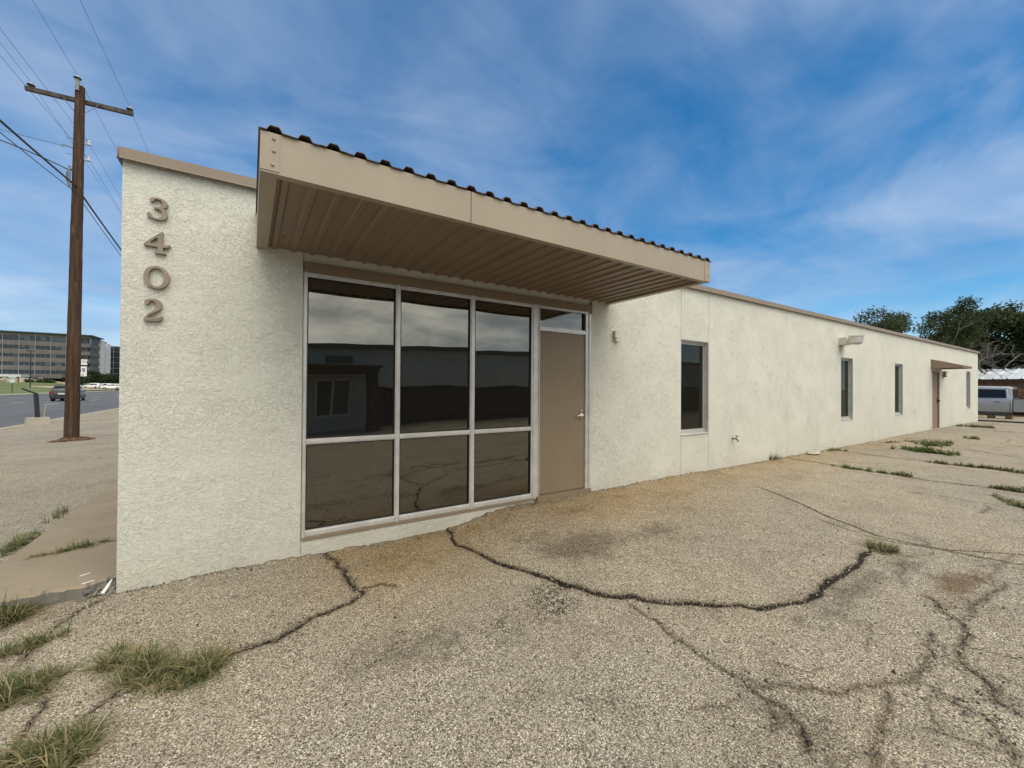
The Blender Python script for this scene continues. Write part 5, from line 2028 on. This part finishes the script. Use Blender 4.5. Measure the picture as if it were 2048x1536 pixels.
weed('a', 1500, .20, .055, .42, 'large green and straw grass clump nearest the numbered wall corner', 1)
weed('b', 700, .19, .045, .40, 'grass clump cut by the left photo edge below the sidewalk', 2)
weed('c', 900, .19, .06, .45, 'grass clump at the bottom left corner of the lot', 3)
weed('d', 380, .14, .04, .40, 'small grass clump just below the front of the sidewalk slab', 4)
weed('e', 620, .26, .05, .45, 'tall arching grass with rusty stems against the sidewalk front edge', 5, green=(.085, .095, .03))
weed('f', 260, .14, .018, .25, 'fine grass growing along the joint across the sidewalk', 6, -.104, 1.1, (.12, .135, .04), .003)
weed('g', 90, .20, .03, .35, 'upright weed tuft farther along the outer sidewalk edge', 7, None, .4)
weed('h', 700, .15, .05, .30, 'low green weeds along the near outer edge of the sidewalk', 8)
weed('i', 240, .18, .03, .35, 'weed tuft at the right end of the big curved crack', 9, None, .8)
weed('j', 1500, .24, .15, .10, 'widest bright green weed mat in the middle of the far lot', 10, None, 1., (.085, .125, .030), .008)
weed('k', 700, .24, .12, .15, 'green weed mat just behind the widest one', 11, None, 1., (.080, .112, .030), .008)
weed('l', 900, .15, .035, .30, 'long strip of grass in the paving seam nearest the faucet', 12, None, .9, width=.006)
weed('m', 1100, .15, .035, .30, 'long strip of grass in the second paving seam running to the right edge', 13, None, .9, width=.007)
weed('n', 650, .15, .05, .25, 'short strip of grass touching the right photo edge', 14, None, .9, width=.006)
weed('o', 420, .12, .03, .35, 'diagonal strip of weeds lowest at the right photo edge', 15, None, .9, width=.005)
weed('p', 260, .20, .08, .35, 'small weed tuft farthest out on the far lot', 16, None, .9, width=.008)
weed('q', 220, .14, .03, .50, 'weeds at the wall foot under the second slit window', 17, None, .8, width=.006)
weed('r', 130, .20, .02, .45, 'thin weeds at the wall foot right of the faucet', 18, None, .5, width=.004)
weed('s', 900, .22, .10, .30, 'grass fringe at the foot of the far wall corner', 19, None, .8, width=.009)
weed('t', 260, .12, .09, .70, 'brownish low weed patch beyond the green mats', 20, None, 1., width=.007)
weed('u', 220, .12, .06, .60, 'brownish weed patch close to the wall past the third slit window', 21, None, 1., width=.007)


def scatter(name, n, mat, label, cat, seed, straw=False):
    """loose chips (or straw bits) gathered along the cracks, the wall foot and the open lot"""
    rng = np.random.default_rng(seed)
    P_ = []
    lines = [c_[2] for c_ in CRACKS[:12] if len(c_[2]) > 4]*2+[PATCH]*12
    for _ in range(n):
        q = rng.random()
        if straw or q < .30:
            src = GRASS[rng.choice(list('abcdei'))] if straw else lines[rng.integers(len(lines))]
            i = rng.integers(len(src)-1)
            t = rng.random()
            a_, b_ = np.array(src[i]), np.array(src[i+1])
            p = a_+(b_-a_)*t+rng.normal(size=2)*(.13 if straw else .05)
        elif q < .75:
            p = np.array((rng.uniform(.02, 14), -abs(rng.normal())*.06-.008))
        else:
            p = np.array((rng.uniform(-.8, 7), rng.uniform(-4, -.05)))
        if p[1] > -.006 and p[0] > -.9:
            p[1] = -.02
        P_.append(p)
    P_ = np.array(P_)
    z = lot_z(P_[:, 0], P_[:, 1])
    V, F, T_ = [], [], []
    for (x, y), zz in zip(P_, z):
        an = rng.random()*6.28
        if straw:
            l_, w_, h_ = rng.uniform(.02, .06), .0012, .0012
        else:
            l_ = rng.uniform(.003, .0065)*(1.7 if rng.random() < .04 else 1)
            w_, h_ = l_*rng.uniform(.6, 1), l_*rng.uniform(.4, .8)
        ca, sa = math.cos(an), math.sin(an)
        o_ = len(V)
        for dz, sc in ((-h_*.2, 1.), (h_*1.4, .62)):
            for a_, b_ in ((-1, -1), (1, -1), (1, 1), (-1, 1)):
                lx, ly = a_*l_*sc*rng.uniform(.7, 1.1), b_*w_*sc*rng.uniform(.7, 1.1)
                V.append((x+lx*ca-ly*sa, y+lx*sa+ly*ca, zz+dz+.001))
        F += [(o_, o_+1, o_+5, o_+4), (o_+1, o_+2, o_+6, o_+5), (o_+2, o_+3, o_+7, o_+6), (o_+3, o_, o_+4, o_+7), (o_+4, o_+5, o_+6, o_+7)]
        if straw:
            c = np.array((.42, .34, .19))*rng.uniform(.5, 1.2)
        else:
            c = np.array([(.42, .37, .29), (.20, .165, .125), (.06, .05, .042), (.55, .51, .44)][rng.choice(4, p=[.25, .42, .31, .02])])*rng.uniform(.6, 1.05)
        T_ += [c]*8
    o = np_mesh(name, V, F, mat, None, np.array(T_))
    return tag(o, label, cat, kind='stuff')


scatter('loose_gravel', 5200, 'field_stone', 'loose stone chips scattered along the cracks and wall foot', 'gravel', 77)
scatter('dry_litter', 420, 'field_stone', 'dry straw bits lying round the weed clumps', 'litter', 78, True)
print('scene built')
